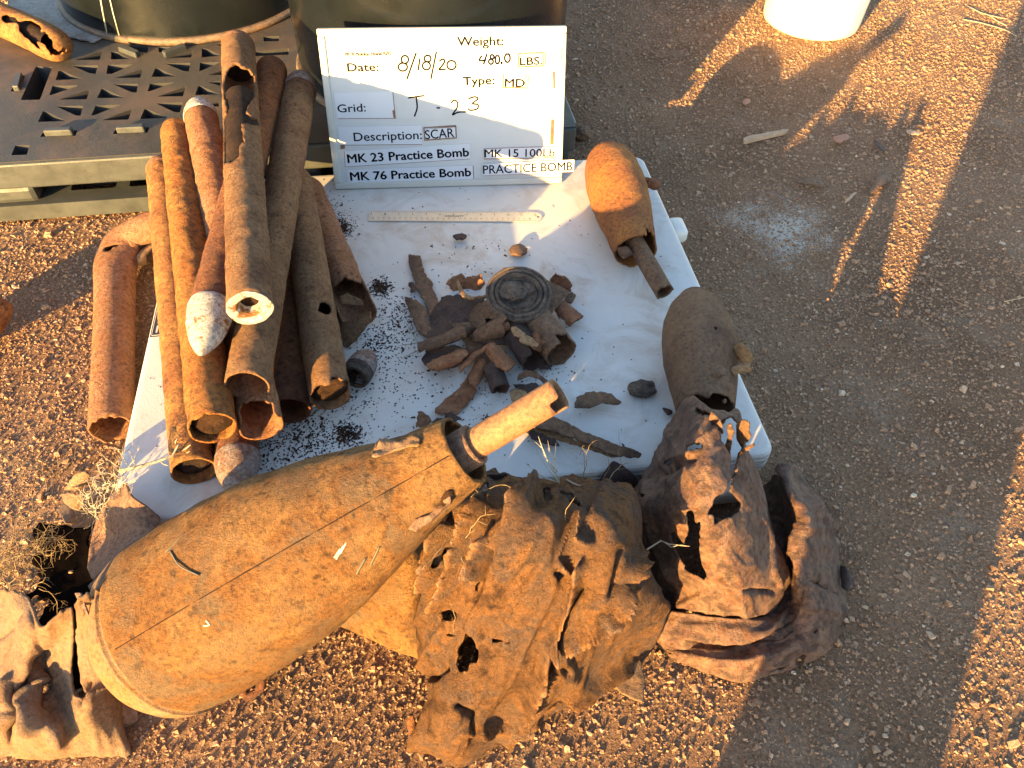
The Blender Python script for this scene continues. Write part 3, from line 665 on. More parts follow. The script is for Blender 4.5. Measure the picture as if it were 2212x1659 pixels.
ps = strip([(880, 858), (1098, 843), (1102, 925), (886, 942)], M_paper, .0012, back=(.0, .0016)); say('SCAR', 895, 932, 1087, 916, 868, ps, lift=.0019); outline([(884, 862), (1096, 847), (1100, 922), (890, 938)], ps)
ps = strip([(352, 1012), (1190, 960), (1195, 1062), (358, 1115)], M_paper, .0008, back=(-.001, -.001)); say('MK 23 Practice Bomb', 376, 1090, 1185, 1045, 1030, ps, bold=.028, lift=.0015)
ps = strip([(370, 1138), (1210, 1106), (1215, 1200), (376, 1243)], M_paper, .0008, back=(.0014, -.001)); say('MK 76 Practice Bomb', 394, 1208, 1198, 1178, 1150, ps, bold=.028, lift=.0015)
ps = strip([(1283, 992), (1785, 975), (1785, 1056), (1285, 1066)], M_paper, .0008, back=(.0005, -.0006)); say('MK 15 100Lb', 1290, 1052, 1758, 1047, 997, ps, lift=.0015); outline([(1286, 995), (1782, 979), (1782, 1053), (1288, 1063)], ps, .0010)
ps = strip([(1275, 1095), (1888, 1065), (1885, 1145), (1276, 1172)], M_paper, .0046, back=(.0, -.0008)); say('PRACTICE BOMB', 1280, 1160, 1875, 1136, 1100, ps, lift=.0053)
ps = strip([(1790, 318), (1818, 318), (1815, 402), (1788, 402)], M_frame, .0042); 
a = np.array(S(1808, 398)); b = np.array(S(1811, 325)); p0, p1 = SP(*a, .0049), SP(*b, .0049); e = (p1 - p0) / np.linalg.norm(p1 - p0)
write('Quartet', p0, p1, np.cross(SN, e), SN, M_inkg, ps, h=.0042, lift=0)
for q in ([(1735, 800), (1755, 800), (1750, 965), (1728, 965)], [(325, 972), (352, 970), (355, 995), (325, 998)], [(672, 740), (685, 735), (694, 790), (680, 788)], [(1745, 480), (1760, 478), (1760, 592), (1750, 592)]):
    V, F = prism([S(x, y) for x, y in q], [], .0003, .0014, SP); mk('adhesive_mark', V, F, M_back, sign, smooth=False)

# ------------------------------------------------------------------ steel ruler
Zr = lambda x, y: U(*Z2(x, y), TH + .0015)
R0, R1 = Zr(510, 1482), Zr(1660, 1488); RE = (R1 - R0) / np.linalg.norm(R1 - R0); RN = np.array([-RE[1], RE[0], 0]); RL = .3205; RWD = .029
def RP(a, b, z): return R0 + RE * a + RN * b + np.array([0, 0, z - .0005])
cap = [(RL - RWD / 2 + RWD / 2 * math.cos(a), RWD / 2 + RWD / 2 * math.sin(a)) for a in np.linspace(-math.pi / 2, math.pi / 2, 13)]
hole = [(RL - .006 + .0032 * math.cos(a), RWD / 2 + .0032 * math.sin(a)) for a in np.linspace(0, 2 * math.pi, 14, endpoint=False)]
ruler = thing('steel_ruler', 'steel ruler lying on the white table in front of the sign', 'ruler', RP(RL / 2, RWD / 2, 0))
V, F = prism([(0, 0)] + cap + [(0, RWD)], [hole], 0, .0016, RP); mk('blade', V, F, M_steel, ruler, smooth=False)
tk = []
for i in range(0, 12 * 8 + 1):
    L = .006 if i % 8 == 0 else (.0042 if i % 4 == 0 else .0026); a = .004 + i * .0254 / 8
    tk.append(prism([(a - .0002, RWD - .0005 - L), (a + .0002, RWD - .0005 - L), (a + .0002, RWD - .0005), (a - .0002, RWD - .0005)], [], .0016, .0018, RP))
for i in range(0, 301, 2):
    L = .005 if i % 10 == 0 else .0026; a = .308 - i * .001
    tk.append(prism([(a - .00015, .0005), (a + .00015, .0005), (a + .00015, .0005 + L), (a - .00015, .0005 + L)], [], .0016, .0018, RP))
V, F = join(tk); gm = mk('graduation_marks', V, F, M_ink, ruler, smooth=False, kind='stuff')
UPZ = np.array([0, 0, 1.])
for i in range(0, 13):
    a = .004 + i * .0254; w = .0022 if i < 10 else .0042
    write(str(i), RP(a - w / 2, RWD - .0115, .0017), RP(a + w / 2, RWD - .0115, .0017), RN, UPZ, M_ink, gm, h=.0038, name='numeral')
for i in range(1, 31):
    a = .308 - i * .01; w = .0019 if i < 10 else .0038
    write(str(i), RP(a + w / 2, .0098, .0017), RP(a - w / 2, .0098, .0017), -RN, UPZ, M_ink, gm, h=.0030, name='numeral')
wa = np.array(R0); d0 = Zr(1022, 1453) - R0; d1_ = Zr(1148, 1453) - R0
write('WESTCOTT', RP(d0 @ RE, .0125, .0017), RP(d1_ @ RE, .0125, .0017), RN, UPZ, M_ink, ruler, h=.0042, bold=.01)
# ------------------------------------------------------------------ rusty rocket tubes
Z5 = zoomer(550, 100, 750, 1382); Z6 = zoomer(550, 1000, 950, 1659)
PR = .0287
GP = 'rusty tubes piled on the table'
def cap(base, out, r, L, mat, parent, name='nose_cap', shape='ogive', seed=0, amp=.0012):
    out = np.asarray(out) / np.linalg.norm(out)
    if shape == 'ogive': pr = [(-.004, r * .98)] + [(L * t, r * (1 - t ** 1.9) ** .75) for t in np.linspace(0, .97, 14)] + [(L, .0006)]
    else: pr = [(-.004, r * .99)] + [(L * math.sin(a), r * math.cos(a) ** .8) for a in np.linspace(0, math.pi / 2 * .97, 12)] + [(L, .0005)]
    V, F = revolve(base, np.asarray(base) + out * L, pr, 40, .004, amp=amp, nsc=60, seed=seed); return mk(name, V, F, mat, parent)
def pipe(label, f, zf, r, zr, mat, front='open', rear='round', plug=None, seed=0, holes=None, cut=None, fmat=None, rmat=None, flen=.075, rlen=.034, R=PR, wall=.0028, amp=.0016, rag=.004, group=GP):
    A = U(*f, zf); B = U(*r, zr); d = (B - A) / np.linalg.norm(B - A); L = np.linalg.norm(B - A)
    t = thing('rusty_tube', label, 'tube', (*(A + B)[:2] / 2, min(A[2], B[2]) - R), group)
    def c(s, th, n):
        k = s < rag * (n + .3)
        if cut is not None: k |= cut(s, th, n, L)
        return k
    V, F = revolve(A, B, [(0, R), (L, R)], 56, .0045, amp=amp, nsc=60, seed=seed, cut=c if front == 'open' else (None if cut is None else (lambda s, th, n: cut(s, th, n, L))), holes=holes)
    mk('tube_wall', V, F, mat, t, solid=wall, off=-1.0)
    if front == 'nose': cap(A, -d, R * 1.04, flen, fmat or mat, t, seed=seed + 3)
    if rear == 'round': cap(B, d, R * 1.03, rlen, rmat or mat, t, 'end_cap', 'dome', seed + 4)
    elif rear == 'nose': cap(B, d, R * 1.06, rlen, rmat or mat, t, 'nose_cap', 'ogive', seed + 4)
    if plug is not None:
        dep, pm = plug
        V, F = revolve(A + d * dep, B, [(.012, R - .0015), (.004, R * .8), (.0, R * .5), (.001, R * .25), (.002, .0005)], 40, .003, amp=.0035, nsc=70, seed=seed + 9)
        mk('soil_plug', V, F, pm, t)
    return t, A, B, d, L
T_A = pipe('long thin ochre tube lying outermost on the table, sealed front end in shade', (418.5, 1018), .115, (352, 372), .121, M_pipe[0], plug=(.010, M_in), seed=1, rmat=M_pipe[2], rag=.001)
T_B = pipe('flaky bright orange tube with a soil filled mouth', (459, 925), .198, (383.6, 293), .186, M_pipe[1], plug=(.006, M_soil), seed=2, amp=.0022)
T_C = pipe('pinkish tube with a white crusted rounded rear end', (564, 922), .165, (435, 256), .214, M_pipe[2], rear='nose', rmat=M_white, rlen=.062, seed=3,
           cut=lambda s, th, n, L: (s < .020 * (1 + .8 * n)) & (np.abs(th) < .9))
T_D = pipe('reddish tube ending in a white crusted pointed nose cone', (457, 668), .246, (585, 158), .246, M_pipe[4], front='nose', fmat=M_white, seed=4, rmat=M_pipe[4], flen=.085)
E_open = zpoly(Z5, [(650, 285), (700, 275), (800, 318), (842, 365), (850, 440), (835, 520), (778, 590), (780, 640), (862, 690), (868, 735), (790, 712), (735, 715), (748, 790), (762, 835), (722, 880), (725, 950), (680, 985), (612, 1000), (578, 960), (560, 930), (575, 800), (600, 700), (628, 600), (605, 500), (600, 420), (620, 330)])
T_E = pipe('topmost brown tube split open along its upper end, chalky mouth', (540.4, 664), .288, (514.6, 104), .298, M_pipe[3], seed=5, rmat=M_pipe[2], holes=[E_open], wall=.004, rag=.003)
tE, A, B, d, L = T_E
V, F = revolve(A - d * .001, B, [(.010, PR - .003), (-.001, PR - .0005), (-.002, PR * .86), (0, PR * .6), (.004, PR * .48), (.016, PR * .42)], 44, .0025, amp=.0026, nsc=60, seed=51)
mk('plaster_ring', V, F, M_white, tE)
V, F = revolve(A + d * .014, B, [(.0, PR * .75), (.004, PR * .3), (.003, .0005)], 32, .003, amp=.005, nsc=80, seed=52); mk('soil_plug', V, F, M_soil, tE)
V, F = revolve(B - d * .075, B, [(.0, PR * .9), (.006, PR * .6), (.004, PR * .3), (.0, .0005)], 32, .003, amp=.004, nsc=80, seed=53); mk('dark_plug', V, F, M_in, tE)  # dark plug inside the split end
V, F = revolve(A + d * (L * .30), B, [(.0, PR * .88), (.3, PR * .88)], 32, .02, seed=54); mk('inner_liner', V, F, M_in, tE)
T_F = pipe('rust brown tube with grey nose up high and clean open mouth', (533.5, 834), .212, (648, 196), .230, M_pipe[3], rear='nose', rmat=M_whitegrey, rlen=.062, seed=6, rag=.001)
gh = zpoly(Z6, [(1222, 370), (1240, 335), (1275, 325), (1310, 345), (1325, 375), (1312, 408), (1280, 418), (1245, 405)])
T_G = pipe('dark brown tube with a round hole punched in its side', (713, 858), .149, (640, 400), .176, M_pipe[3], plug=(.008, M_soil), seed=7, holes=[gh], cut=lambda s, th, n, L: (s < .016 * (1 + n)) & (th > .2) & (th < 1.7))
T_H = pipe('rusty tube with its mouth torn wide open on the table', (775, 680), .115, (668, 420), .115, M_pipe[2], seed=8, amp=.0025,
           cut=lambda s, th, n, L: (s < .055 * (1 + .7 * n)) & (np.abs(th + .1) < 1.35))
T_I = pipe('shaded dark tube lying under the pile with an empty mouth', (627, 888), .116, (640, 480), .130, M_pipe[4], seed=9, rag=.002)
T_J = pipe('tube under the pile ending in a bluish grey pointed nose', (513, 990), .115, (520, 600), .115, M_pipe[4], front='nose', fmat=M_whitegrey, seed=10, flen=.062)
tH, A, B, d, L = T_H
V, F = shard([(735, 700), (765, 690), (800, 672), (802, 690), (775, 730), (750, 752), (742, 748)], .105, gx=.02, gy=-.05, bend=.01, bdir=.8, seed=81); mk('torn_flap', V, F, M_pipe[3], tH, solid=.003)
V, F = shard([(732, 640), (750, 632), (782, 650), (785, 660), (740, 656)], .140, gy=-.06, seed=82); mk('torn_flap', V, F, M_pipe[3], tH, solid=.003)
kb = U(766, 815, .107); kt = U(800, 762, .102)
tk_ = thing('nose_cone', 'short pinkish grey nose cone lying loose beside the tube pile', 'nose cone', (*(kb[:2] + kt[:2]) / 2, .085))
cap(kb + (kt - kb) * .35, kt - kb, .0225, .042, M_whitegrey, tk_, 'cone_tip', seed=91)
V, F = revolve(kb, kt, [(0, .016), (.0, .021)] + [(.002 + i * .003, .0212 + (.0012 if i % 2 else 0)) for i in range(7)], 36, .003, seed=92); mk('threaded_collar', V, F, M_frag[4], tk_)

def sweep(pts, rx, rz, seg=44, n=None, amp=.001, nsc=40, seed=0, cut=None, holes=None):
    """bent tube through world points; rx, rz: half width and half height at each point"""
    P0 = np.array(pts, float); n = n or 60; Pc = catmull(P0, n); RX = catmull(np.array(rx, float)[:, None], n)[:, 0]; RZ = catmull(np.array(rz, float)[:, None], n)[:, 0]
    d = np.gradient(Pc, axis=0); d /= np.linalg.norm(d, axis=1, keepdims=True)
    up = np.array([0, 0, 1.]) - d * d[:, 2:3]; up /= np.linalg.norm(up, axis=1, keepdims=True); sd = np.cross(d, up)
    th = np.linspace(0, 2 * math.pi, seg, endpoint=False)
    V = Pc[:, None] + up[:, None] * (np.cos(th)[None, :, None] * RZ[:, None, None]) + sd[:, None] * (np.sin(th)[None, :, None] * RX[:, None, None])
    out = up[:, None] * np.cos(th)[None, :, None] + sd[:, None] * np.sin(th)[None, :, None]
    V = V + out * (amp * fbm(V * nsc, seed))[..., None]; F = grid_faces(n, seg, True); V = V.reshape(-1, 3); cen = V[F].mean(1); keep = np.ones(len(F), bool)
    fi = np.repeat(np.arange(n - 1) / (n - 1), seg); ti = np.tile(th, n - 1)
    if cut is not None: keep &= ~cut(fi, ti, fbm(cen * 80, seed + 4))
    if holes:
        near = ((CP - cen) * out.reshape(-1, 3)[F[:, 0]]).sum(1) > 0; q = PX(cen) + 2.5 * np.stack([fbm(cen * 150, seed + 8), fbm(cen * 150 + 9, seed + 9)], -1)
        for h in holes: keep &= ~(near & in_poly(q[:, 0], q[:, 1], h))
    return compact(V, F[keep])
# bent tube on the gravel
bt = thing('bent_tube', 'pinkish rusty tube with a kinked end lying on the gravel beside the table', 'tube', U(240, 740, 0))
V, F = sweep([U(239, 938, .034), U(243, 840, .034), U(246, 740, .034), U(248, 640, .035), U(250, 572, .038), U(268, 520, .050), U(310, 497, .062), U(365, 480, .066)],
             [.0315, .032, .032, .033, .037, .036, .031, .03], [.031, .031, .031, .031, .026, .020, .026, .03], n=110, seed=61, cut=lambda f, t, n: (f < .012 + .014 * n) | (f > .985 - .01 * n), holes=[[(222, 535), (245, 525), (258, 526), (256, 530), (240, 534), (238, 542), (228, 541)]])
mk('tube_wall', V, F, M_pipe[2], bt, solid=.003, off=-1)
# rusted through tube on the pallet
Zp = zoomer(0, 0, 700, 2212)
pp = thing('perforated_tube', 'orange rust tube eaten through with dark holes lying on the pallet', 'tube', U(60, 60, PH))
ph = [zpoly(Zp, [(10, 190), (60, 175), (140, 195), (220, 232), (205, 290), (120, 280), (70, 300), (15, 262)]), zpoly(Zp, [(235, 280), (300, 232), (420, 265), (520, 340), (480, 410), (560, 380), (600, 440), (655, 495), (660, 600), (740, 640), (805, 615), (790, 690), (640, 690), (540, 540), (440, 500), (520, 640), (380, 530), (240, 395)])]
V, F = sweep([U(-110, -10, PH + .034), U(-30, 28, PH + .034), U(60, 68, PH + .034), U(112, 94, PH + .034), U(132, 104, PH + .033), U(139, 108, PH + .032)], [.036, .036, .037, .036, .028, .006], [.034, .034, .035, .034, .026, .006], n=90, seed=62, holes=ph)
mk('tube_wall', V, F, M_pipe[0], pp, solid=.002, off=-1)
V, F = sweep([U(-100, -8, PH + .033), U(0, 40, PH + .033), U(108, 92, PH + .033)], [.027, .027, .02], [.027, .027, .02], n=20, seed=63); mk('dark_core', V, F, M_in, pp)  # dark core filling the tube behind its holes
V, F = sweep([U(-230, 770, .05), U(-120, 715, .055), U(-30, 676, .06), U(6, 666, .06), U(15, 663, .058)], [.045, .045, .04, .024, .004], [.045, .045, .04, .024, .004], n=40, seed=64)
mk('rusty_nose', V, F, M_pipe[0], label='orange rusty rounded nose lying on the gravel left of the bent tube', cat='nose', solid=0)
Zs = zoomer(400, 900, 300, 1659)
V, F = shard([(780, 600), (850, 480), (1000, 300), (1180, 180), (1260, 160), (1260, 400), (1100, 420), (1000, 500), (955, 600), (950, 700), (990, 760), (900, 830), (810, 790)], .030, bend=.022, bdir=.9, zf=Zs, seed=66)
mk('curled_strap', V, F, M_frag[3], label='curled tan metal strap on the gravel between bent tube and table', cat='scrap metal', solid=.003)
# ------------------------------------------------------------------ large practice bomb
A = U(352, 1364, .106); B = U(1005, 972, .34); d, e1, e2, L = frame_of(A, B)
bomb = thing('practice_bomb', 'large ochre bomb casing with long tail tube lying against the table', 'bomb', (*(A + d * .2)[:2], 0))
body = [(.030, .1035), (.034, .1038), (.09, .103), (.14, .1005), (.195, .0945), (.26, .081), (.325, .062), (.375, .046), (L, .0375)]
def bmod(s, t):
    dent = -.006 * np.exp(-((s - .105) / .035) ** 2 - ((np.arctan2(np.sin(t - .25), np.cos(t - .25))) / .32) ** 2)
    for (s0, t0, ws, wt, h) in ((.12, -1.3, .03, .3, -.006), (.20, .5, .04, .3, -.004), (.19, -.5, .05, .25, .002), (.28, -.2, .03, .3, -.004)):
        dent = dent + h * np.exp(-((s - s0) / ws) ** 2 - (np.arctan2(np.sin(t - t0), np.cos(t - t0)) / wt) ** 2)
    return dent + .0018 * fbm(np.stack([s * 30, np.cos(t) * 3, np.sin(t) * 3], -1), 3)
V, F = revolve(A, B, body, 220, .0035, amp=.0008, nsc=60, seed=101, rmod=bmod, cut=lambda s, t, n: s > L - .003 * (n + .2))
mk('casing', V, F, M_bomb, bomb, solid=.0035, off=-1)
nose = [(-.042, .002), (-.041, .038), (-.036, .060), (-.027, .0765), (-.014, .090), (.0, .098), (.014, .102), (.022, .1036), (.0245, .1010), (.028, .1008), (.036, .1020)]
V, F = revolve(A, B, nose, 180, .0035, amp=.0016, nsc=16, seed=102); mk('nose_cap', V, F, M_bombcap, bomb)
# weld seam running the length of the casing
best = min(np.linspace(-2.5, 2.5, 400), key=lambda t: abs(np.interp(.2, [.2], [0]) + float(np.cross(PX(A + d * .25 + .094 * (e1 * math.cos(t) + e2 * math.sin(t))) - np.array([340., 1322.]), np.array([.894, -.449])))) + (10 if (CP - A) @ (e1 * math.cos(t) + e2 * math.sin(t)) < 0 else 0))
sp_ = np.array(body); sm = []
for s in np.linspace(.038, L - .004, 60):
    r = np.interp(s, sp_[:, 0], sp_[:, 1]); sm.append(A + d * s + (r - .0003 + float(bmod(np.array(s), np.array(best)))) * (e1 * math.cos(best) + e2 * math.sin(best)))
V, F = polytube(sm, .0008, 5); mk('weld_seam', V, F, M_in, bomb)
V, F = revolve(A + d * (L - .03), B + d, [(0, .039), (.001, .030), (.003, .022), (.002, .015)], 60, .003, amp=.001, nsc=50, seed=103); mk('tail_bulkhead', V, F, M_mauve, bomb)
V, F = revolve(A + d * (L - .04), B + d, [(0, .0215), (.022, .0215), (.052, .0212), (.052, .0165)], 56, .004, amp=.0005, seed=104); mk('tube_collar', V, F, M_mauve, bomb, solid=.001)
send = min(np.linspace(L + .05, L + .3, 300), key=lambda s: np.linalg.norm(PX(A + d * s) - np.array([1222, 850])))
V, F = revolve(A + d * (L - .03), A + d * send, [(0, .0160), (send - L + .03, .0160)], 56, .004, amp=.0004, nsc=40, seed=105, cut=lambda s, t, n: (s > send - L + .03 - .004 * (1 + n)) | ((s > send - L + .012) & (t > .9) & (t < 2.0) & (n > -.2)))
mk('tail_tube', V, F, M_tube, bomb, solid=.0022, off=-1)
Z8 = zoomer(1300, 1700, 1500, 1880); Z7 = zoomer(0, 1700, 1400, 1754)
def near_surface(px):
    """point of the casing seen at a pixel"""
    r = ray(*px); r /= np.linalg.norm(r); t = .6
    for _ in range(60):
        w = CP + r * t; s = (w - A) @ d; q = w - A - d * s; R = np.interp(s, sp_[:, 0], sp_[:, 1]); t += float(np.clip((np.linalg.norm(q) - R) * .7, -.05, .05))
    return CP + r * t
def on_casing(poly, zf, mat, name, lift=.002, curl=.008, seed=0):
    pl = np.array(zpoly(zf, poly)); lo, hi = pl.min(0), pl.max(0); us = np.arange(lo[0], hi[0] + 2, 2.6); vv = np.arange(lo[1], hi[1] + 2, 2.6)
    G = np.array([[near_surface((u, v)) for v in vv] for u in us]); s = (G - A) @ d; out = G - A - d * s[..., None]; out /= np.linalg.norm(out, axis=2, keepdims=True)
    k = np.clip(fbm(G * 55, seed), -.2, 1); G = G + out * (lift + curl * np.maximum(k, 0))[..., None]
    F = grid_faces(len(us), len(vv)); V = G.reshape(-1, 3); q = PX(V[F].mean(1)); q = q + 4 * np.stack([fbm(V[F].mean(1) * 90, seed + 2), fbm(V[F].mean(1) * 90 + 4, seed + 3)], -1)
    ss = (V - A) @ d; rr = np.linalg.norm(V - A - d * ss[:, None], axis=1); okv = np.abs(rr - np.interp(ss, sp_[:, 0], sp_[:, 1])) < .03
    V, F = compact(V, F[in_poly(q[:, 0], q[:, 1], pl) & okv[F].all(1)]); mk(name, V, F, mat, bomb, solid=.0012)
on_casing([(205, 110), (240, 20), (290, 40), (340, 50), (400, 20), (445, 25), (445, 70), (400, 75), (320, 95), (210, 135)], Z8, M_bombcap, 'peeling_flake', .001, .014, 5)
on_casing([(385, 480), (420, 440), (500, 400), (560, 330), (600, 300), (590, 360), (520, 430), (430, 490)], Z8, M_mauve, 'peeling_flake', .001, .010, 6)
on_casing([(560, 300), (600, 285), (605, 330), (560, 385), (510, 400)], Z8, M_soil, 'soil_clump', .001, .006, 7)
lg = U(540, 1488, .012); V, F = polytube([lg + np.array(q) for q in ((-.018, .02, .02), (-.012, .0, .004), (0, -.01, .0), (.014, -.002, .006), (.018, .02, .025))], .006, 10); mk('suspension_lug', V, F, M_pipe[4], bomb)
M_scr = plain('bare_scratch', (.62, .56, .47), .6, var=.2)
M_gscr = plain('grey_scratch', (.10, .10, .085), .8, var=.2)
for k, (pts, mt, w) in enumerate([([(735, 1185), (722, 1205)], M_scr, .0008), ([(742, 1178), (726, 1208)], M_scr, .0007), ([(748, 1172), (735, 1196)], M_scr, .0008), ([(368, 1190), (388, 1222), (430, 1243)], M_gscr, .0009), ([(358, 1193), (400, 1150)], M_gscr, .0008), ([(445, 1340), (452, 1350), (440, 1352)], M_scr, .0009), ([(790, 1205), (770, 1240)], M_gscr, .001), ([(820, 1180), (800, 1222)], M_gscr, .001)]):
    V, F = polytube([near_surface(p) - 0 * d for p in catmull(np.array(pts, float), 8)], w, 4); mk('scratch_mark', V, F, mt, bomb)

# ------------------------------------------------------------------ two small practice bombs on the table
A = U(1311, 338, .139); B = U(1376, 550, .124); d, e1, e2, L = frame_of(A, B)
b2 = thing('small_practice_bomb', 'small teardrop bomb, bright orange rust nose and bare tail tube', 'bomb', (*(A + d * L / 2)[:2], TH), 'small teardrop bombs on the table')
pr = [(-.022, .001), (-.021, .012), (-.016, .022), (-.004, .033), (.015, .043), (.045, .051), (.08, .0545), (.12, .054), (.17, .049), (.22, .042), (L, .036)]
V, F = revolve(A, B, pr, 110, .004, amp=.0012, nsc=45, seed=111, cut=lambda s, t, n: (s > L - .010 * (1 + n)) | ((s > L - .03 * (1 + n)) & (t < -.4) & (t > -1.4)))
mk('casing', V, F, M_b2, b2, solid=.003, off=-1)
te = U(1437, 634, .111); ts = A + d * (L - .05)
V, F = revolve(ts, te, [(0, .0158), (np.linalg.norm(te - ts), .0158)], 48, .004, amp=.0006, seed=112, cut=lambda s, t, n: s > np.linalg.norm(te - ts) - .003 * (1 + n)); mk('tail_tube', V, F, M_b3, b2, solid=.002, off=-1)
V, F = sweep([U(1380, 392, .135), U(1400, 394, .137), U(1416, 399, .136), U(1423, 402, .132)], [.010, .0095, .010, .006], [.010, .0095, .010, .006], n=24, seed=113); mk('suspension_lug', V, F, M_pipe[4], b2)
Z9 = zoomer(2000, 400, 900, 2212)
V, F = shard([(1045, 1410), (1150, 1400), (1230, 1480), (1170, 1500), (1120, 1530), (1080, 1490)], .122, gy=-.05, bend=.008, zf=Z9, seed=114); mk('torn_flap', V, F, M_b3, b2, solid=.002)

A = U(1501, 660, .140); B = U(1526, 905, .130); d, e1, e2, L = frame_of(A, B)
b3 = thing('small_practice_bomb', 'small teardrop bomb, dull brown, with torn flaps and blunt nose', 'bomb', (*(A + d * L / 2)[:2], TH), 'small teardrop bombs on the table')
pr = [(-.020, .001), (-.020, .020), (-.018, .0235), (-.012, .0245), (-.010, .028), (.01, .041), (.04, .051), (.075, .0552), (.115, .0545), (.16, .0485), (L * .92, .041), (L, .038)]
Zb = zoomer(2200, 1000, 1300, 1232)
V, F = revolve(A, B, pr, 110, .004, amp=.0010, nsc=45, seed=121, cut=lambda s, t, n: s > L - .012 * (1 + n), holes=[zpoly(Zb, [(577, 270), (588, 268), (593, 276), (587, 283), (579, 281)])])
mk('casing', V, F, M_b3, b3, solid=.003, off=-1)
V, F = shard([(655, 345), (682, 330), (722, 370), (720, 402), (690, 408), (660, 385)], .165, gx=.03, gy=-.10, bend=.006, zf=Zb, seed=122); mk('torn_flap', V, F, M_frag[3], b3, solid=.0025)
V, F = shard([(606, 445), (650, 420), (716, 405), (720, 436), (660, 450), (622, 470)], .160, gx=.02, gy=-.06, bend=.008, bdir=1.5, zf=Zb, seed=123); mk('torn_flap', V, F, M_frag[3], b3, solid=.0025)
V, F = shard([(565, 455), (590, 440), (610, 450), (590, 470), (572, 500), (558, 490)], .172, gy=-.08, zf=Zb, seed=124); mk('torn_flap', V, F, M_b3, b3, solid=.0025)
# ------------------------------------------------------------------ crushed casings
ZC = zoomer(1560, 1800, 1100, 1491); ZR = zoomer(2400, 1500, 1000, 1327); ZL = zoomer(0, 1800, 700, 949); ZT = zoomer(2650, 1600, 500, 2074)
cc = thing('crumpled_casing', 'crumpled earthy bomb casing with deep folds and black tears', 'bomb casing', U(1150, 1330, 0))
ctrl = [[(1035, 1034, .115), (1100, 1028, .15), (1180, 1052, .155), (1260, 1052, .155), (1315, 1062, .16), (1352, 1090, .12)],
        [(985, 1095, .16), (1060, 1080, .205), (1160, 1084, .222), (1250, 1088, .222), (1322, 1097, .225), (1374, 1125, .15)],
        [(945, 1150, .16), (1040, 1150, .205), (1140, 1160, .232), (1240, 1165, .222), (1330, 1180, .225), (1388, 1195, .14)],
        [(915, 1230, .13), (1010, 1240, .185), (1120, 1250, .205), (1230, 1260, .195), (1330, 1275, .195), (1428, 1285, .10)],
        [(908, 1330, .08), (990, 1340, .14), (1090, 1345, .165), (1200, 1350, .16), (1310, 1355, .15), (1432, 1335, .055)],
        [(903, 1420, .05), (975, 1430, .10), (1060, 1430, .125), (1160, 1435, .12), (1270, 1430, .08), (1395, 1400, .01)],
        [(920, 1490, .055), (970, 1500, .095), (1040, 1500, .10), (1120, 1500, .085), (1210, 1490, .05), (1330, 1455, .004)],
        [(905, 1570, .04), (950, 1575, .075), (1010, 1575, .07), (1070, 1560, .05), (1130, 1548, .03), (1205, 1535, .004)],
        [(885, 1618, .008), (925, 1622, .02), (985, 1655, .02), (1030, 1637, .012), (1085, 1594, .005), (1150, 1566, .003)]]
rd = [([(550, 1480), (700, 1250), (790, 1050), (870, 880), (960, 690), (1010, 560)], 9, .012), ([(600, 1500), (760, 1210), (830, 1010), (905, 830), (990, 700)], 7, -.014),
      ([(800, 980), (900, 950), (1050, 890), (1160, 780), (1260, 560)], 10, .012), ([(820, 1010), (960, 985), (1100, 900), (1200, 790), (1290, 640)], 7, -.012),
      ([(450, 620), (520, 480), (620, 360), (760, 220)], 12, .016), ([(430, 760), (500, 560), (560, 430), (640, 330)], 8, -.014), ([(250, 800), (310, 620), (400, 440), (520, 300)], 12, .014),
      ([(220, 620), (290, 470), (380, 330), (480, 240)], 8, -.016), ([(170, 1180), (280, 1130)], 9, -.016), ([(180, 700), (200, 560), (280, 380)], 9, .012), ([(1180, 500), (1140, 720), (1230, 650)], 9, -.010),
      ([(880, 1100), (890, 1120)], 22, .016), ([(880, 1100), (885, 1110)], 12, -.020), ([(780, 1230), (800, 1120), (830, 1060)], 8, -.010), ([(900, 1260), (1050, 1180), (1250, 1080)], 9, .010), ([(760, 1380), (950, 1260), (1250, 1120)], 7, -.010),
      ([(1000, 300), (960, 420), (1040, 460)], 10, .008), ([(880, 560), (920, 600)], 8, .006), ([(400, 1480), (560, 1420), (700, 1300)], 9, .008), ([(330, 1320), (420, 1380), (400, 1500)], 10, -.008)]
hl = [[(835, 615), (865, 610), (878, 595), (885, 615), (910, 625), (885, 640), (872, 640), (858, 672), (852, 640), (832, 630)],
      [(330, 1000), (355, 985), (375, 925), (405, 960), (440, 1030), (438, 1090), (395, 1105), (385, 1140), (345, 1150), (328, 1100)],
      [(240, 820), (300, 810), (330, 830), (335, 855), (285, 878), (250, 865)], [(235, 945), (320, 938), (310, 960), (280, 955)], [(510, 960), (540, 965), (615, 985), (610, 1000), (560, 985), (515, 990)],
      [(775, 190), (800, 160), (828, 170), (830, 230), (805, 262), (782, 225)], [(445, 170), (490, 130), (498, 165), (455, 220)], [(360, 300), (420, 270), (425, 300), (380, 315)],
      [(180, 560), (220, 530), (260, 480), (310, 470), (270, 520), (240, 590), (190, 600)], [(240, 640), (265, 640), (268, 680), (245, 670)], [(860, 180), (940, 260), (1000, 280), (940, 190)], [(420, 690), (455, 620), (460, 650), (430, 720)]]
ctrl = [[(u, v, z * 1.28) for u, v, z in r] for r in ctrl]
V, F = sheet(ctrl, None, .0034, ridges=[(zpoly(ZC, l), w * .8, h * 1.8) for l, w, h in rd], holes=[zpoly(ZC, h) for h in hl], amp=.008, nsc=13, seed=131, rag=.006, skirt='TLRB', amp2=.0016, jit=4, crease=(-1.12, 230, 46, .006))
mk('shell', V, F, M_crush, cc, solid=.003)
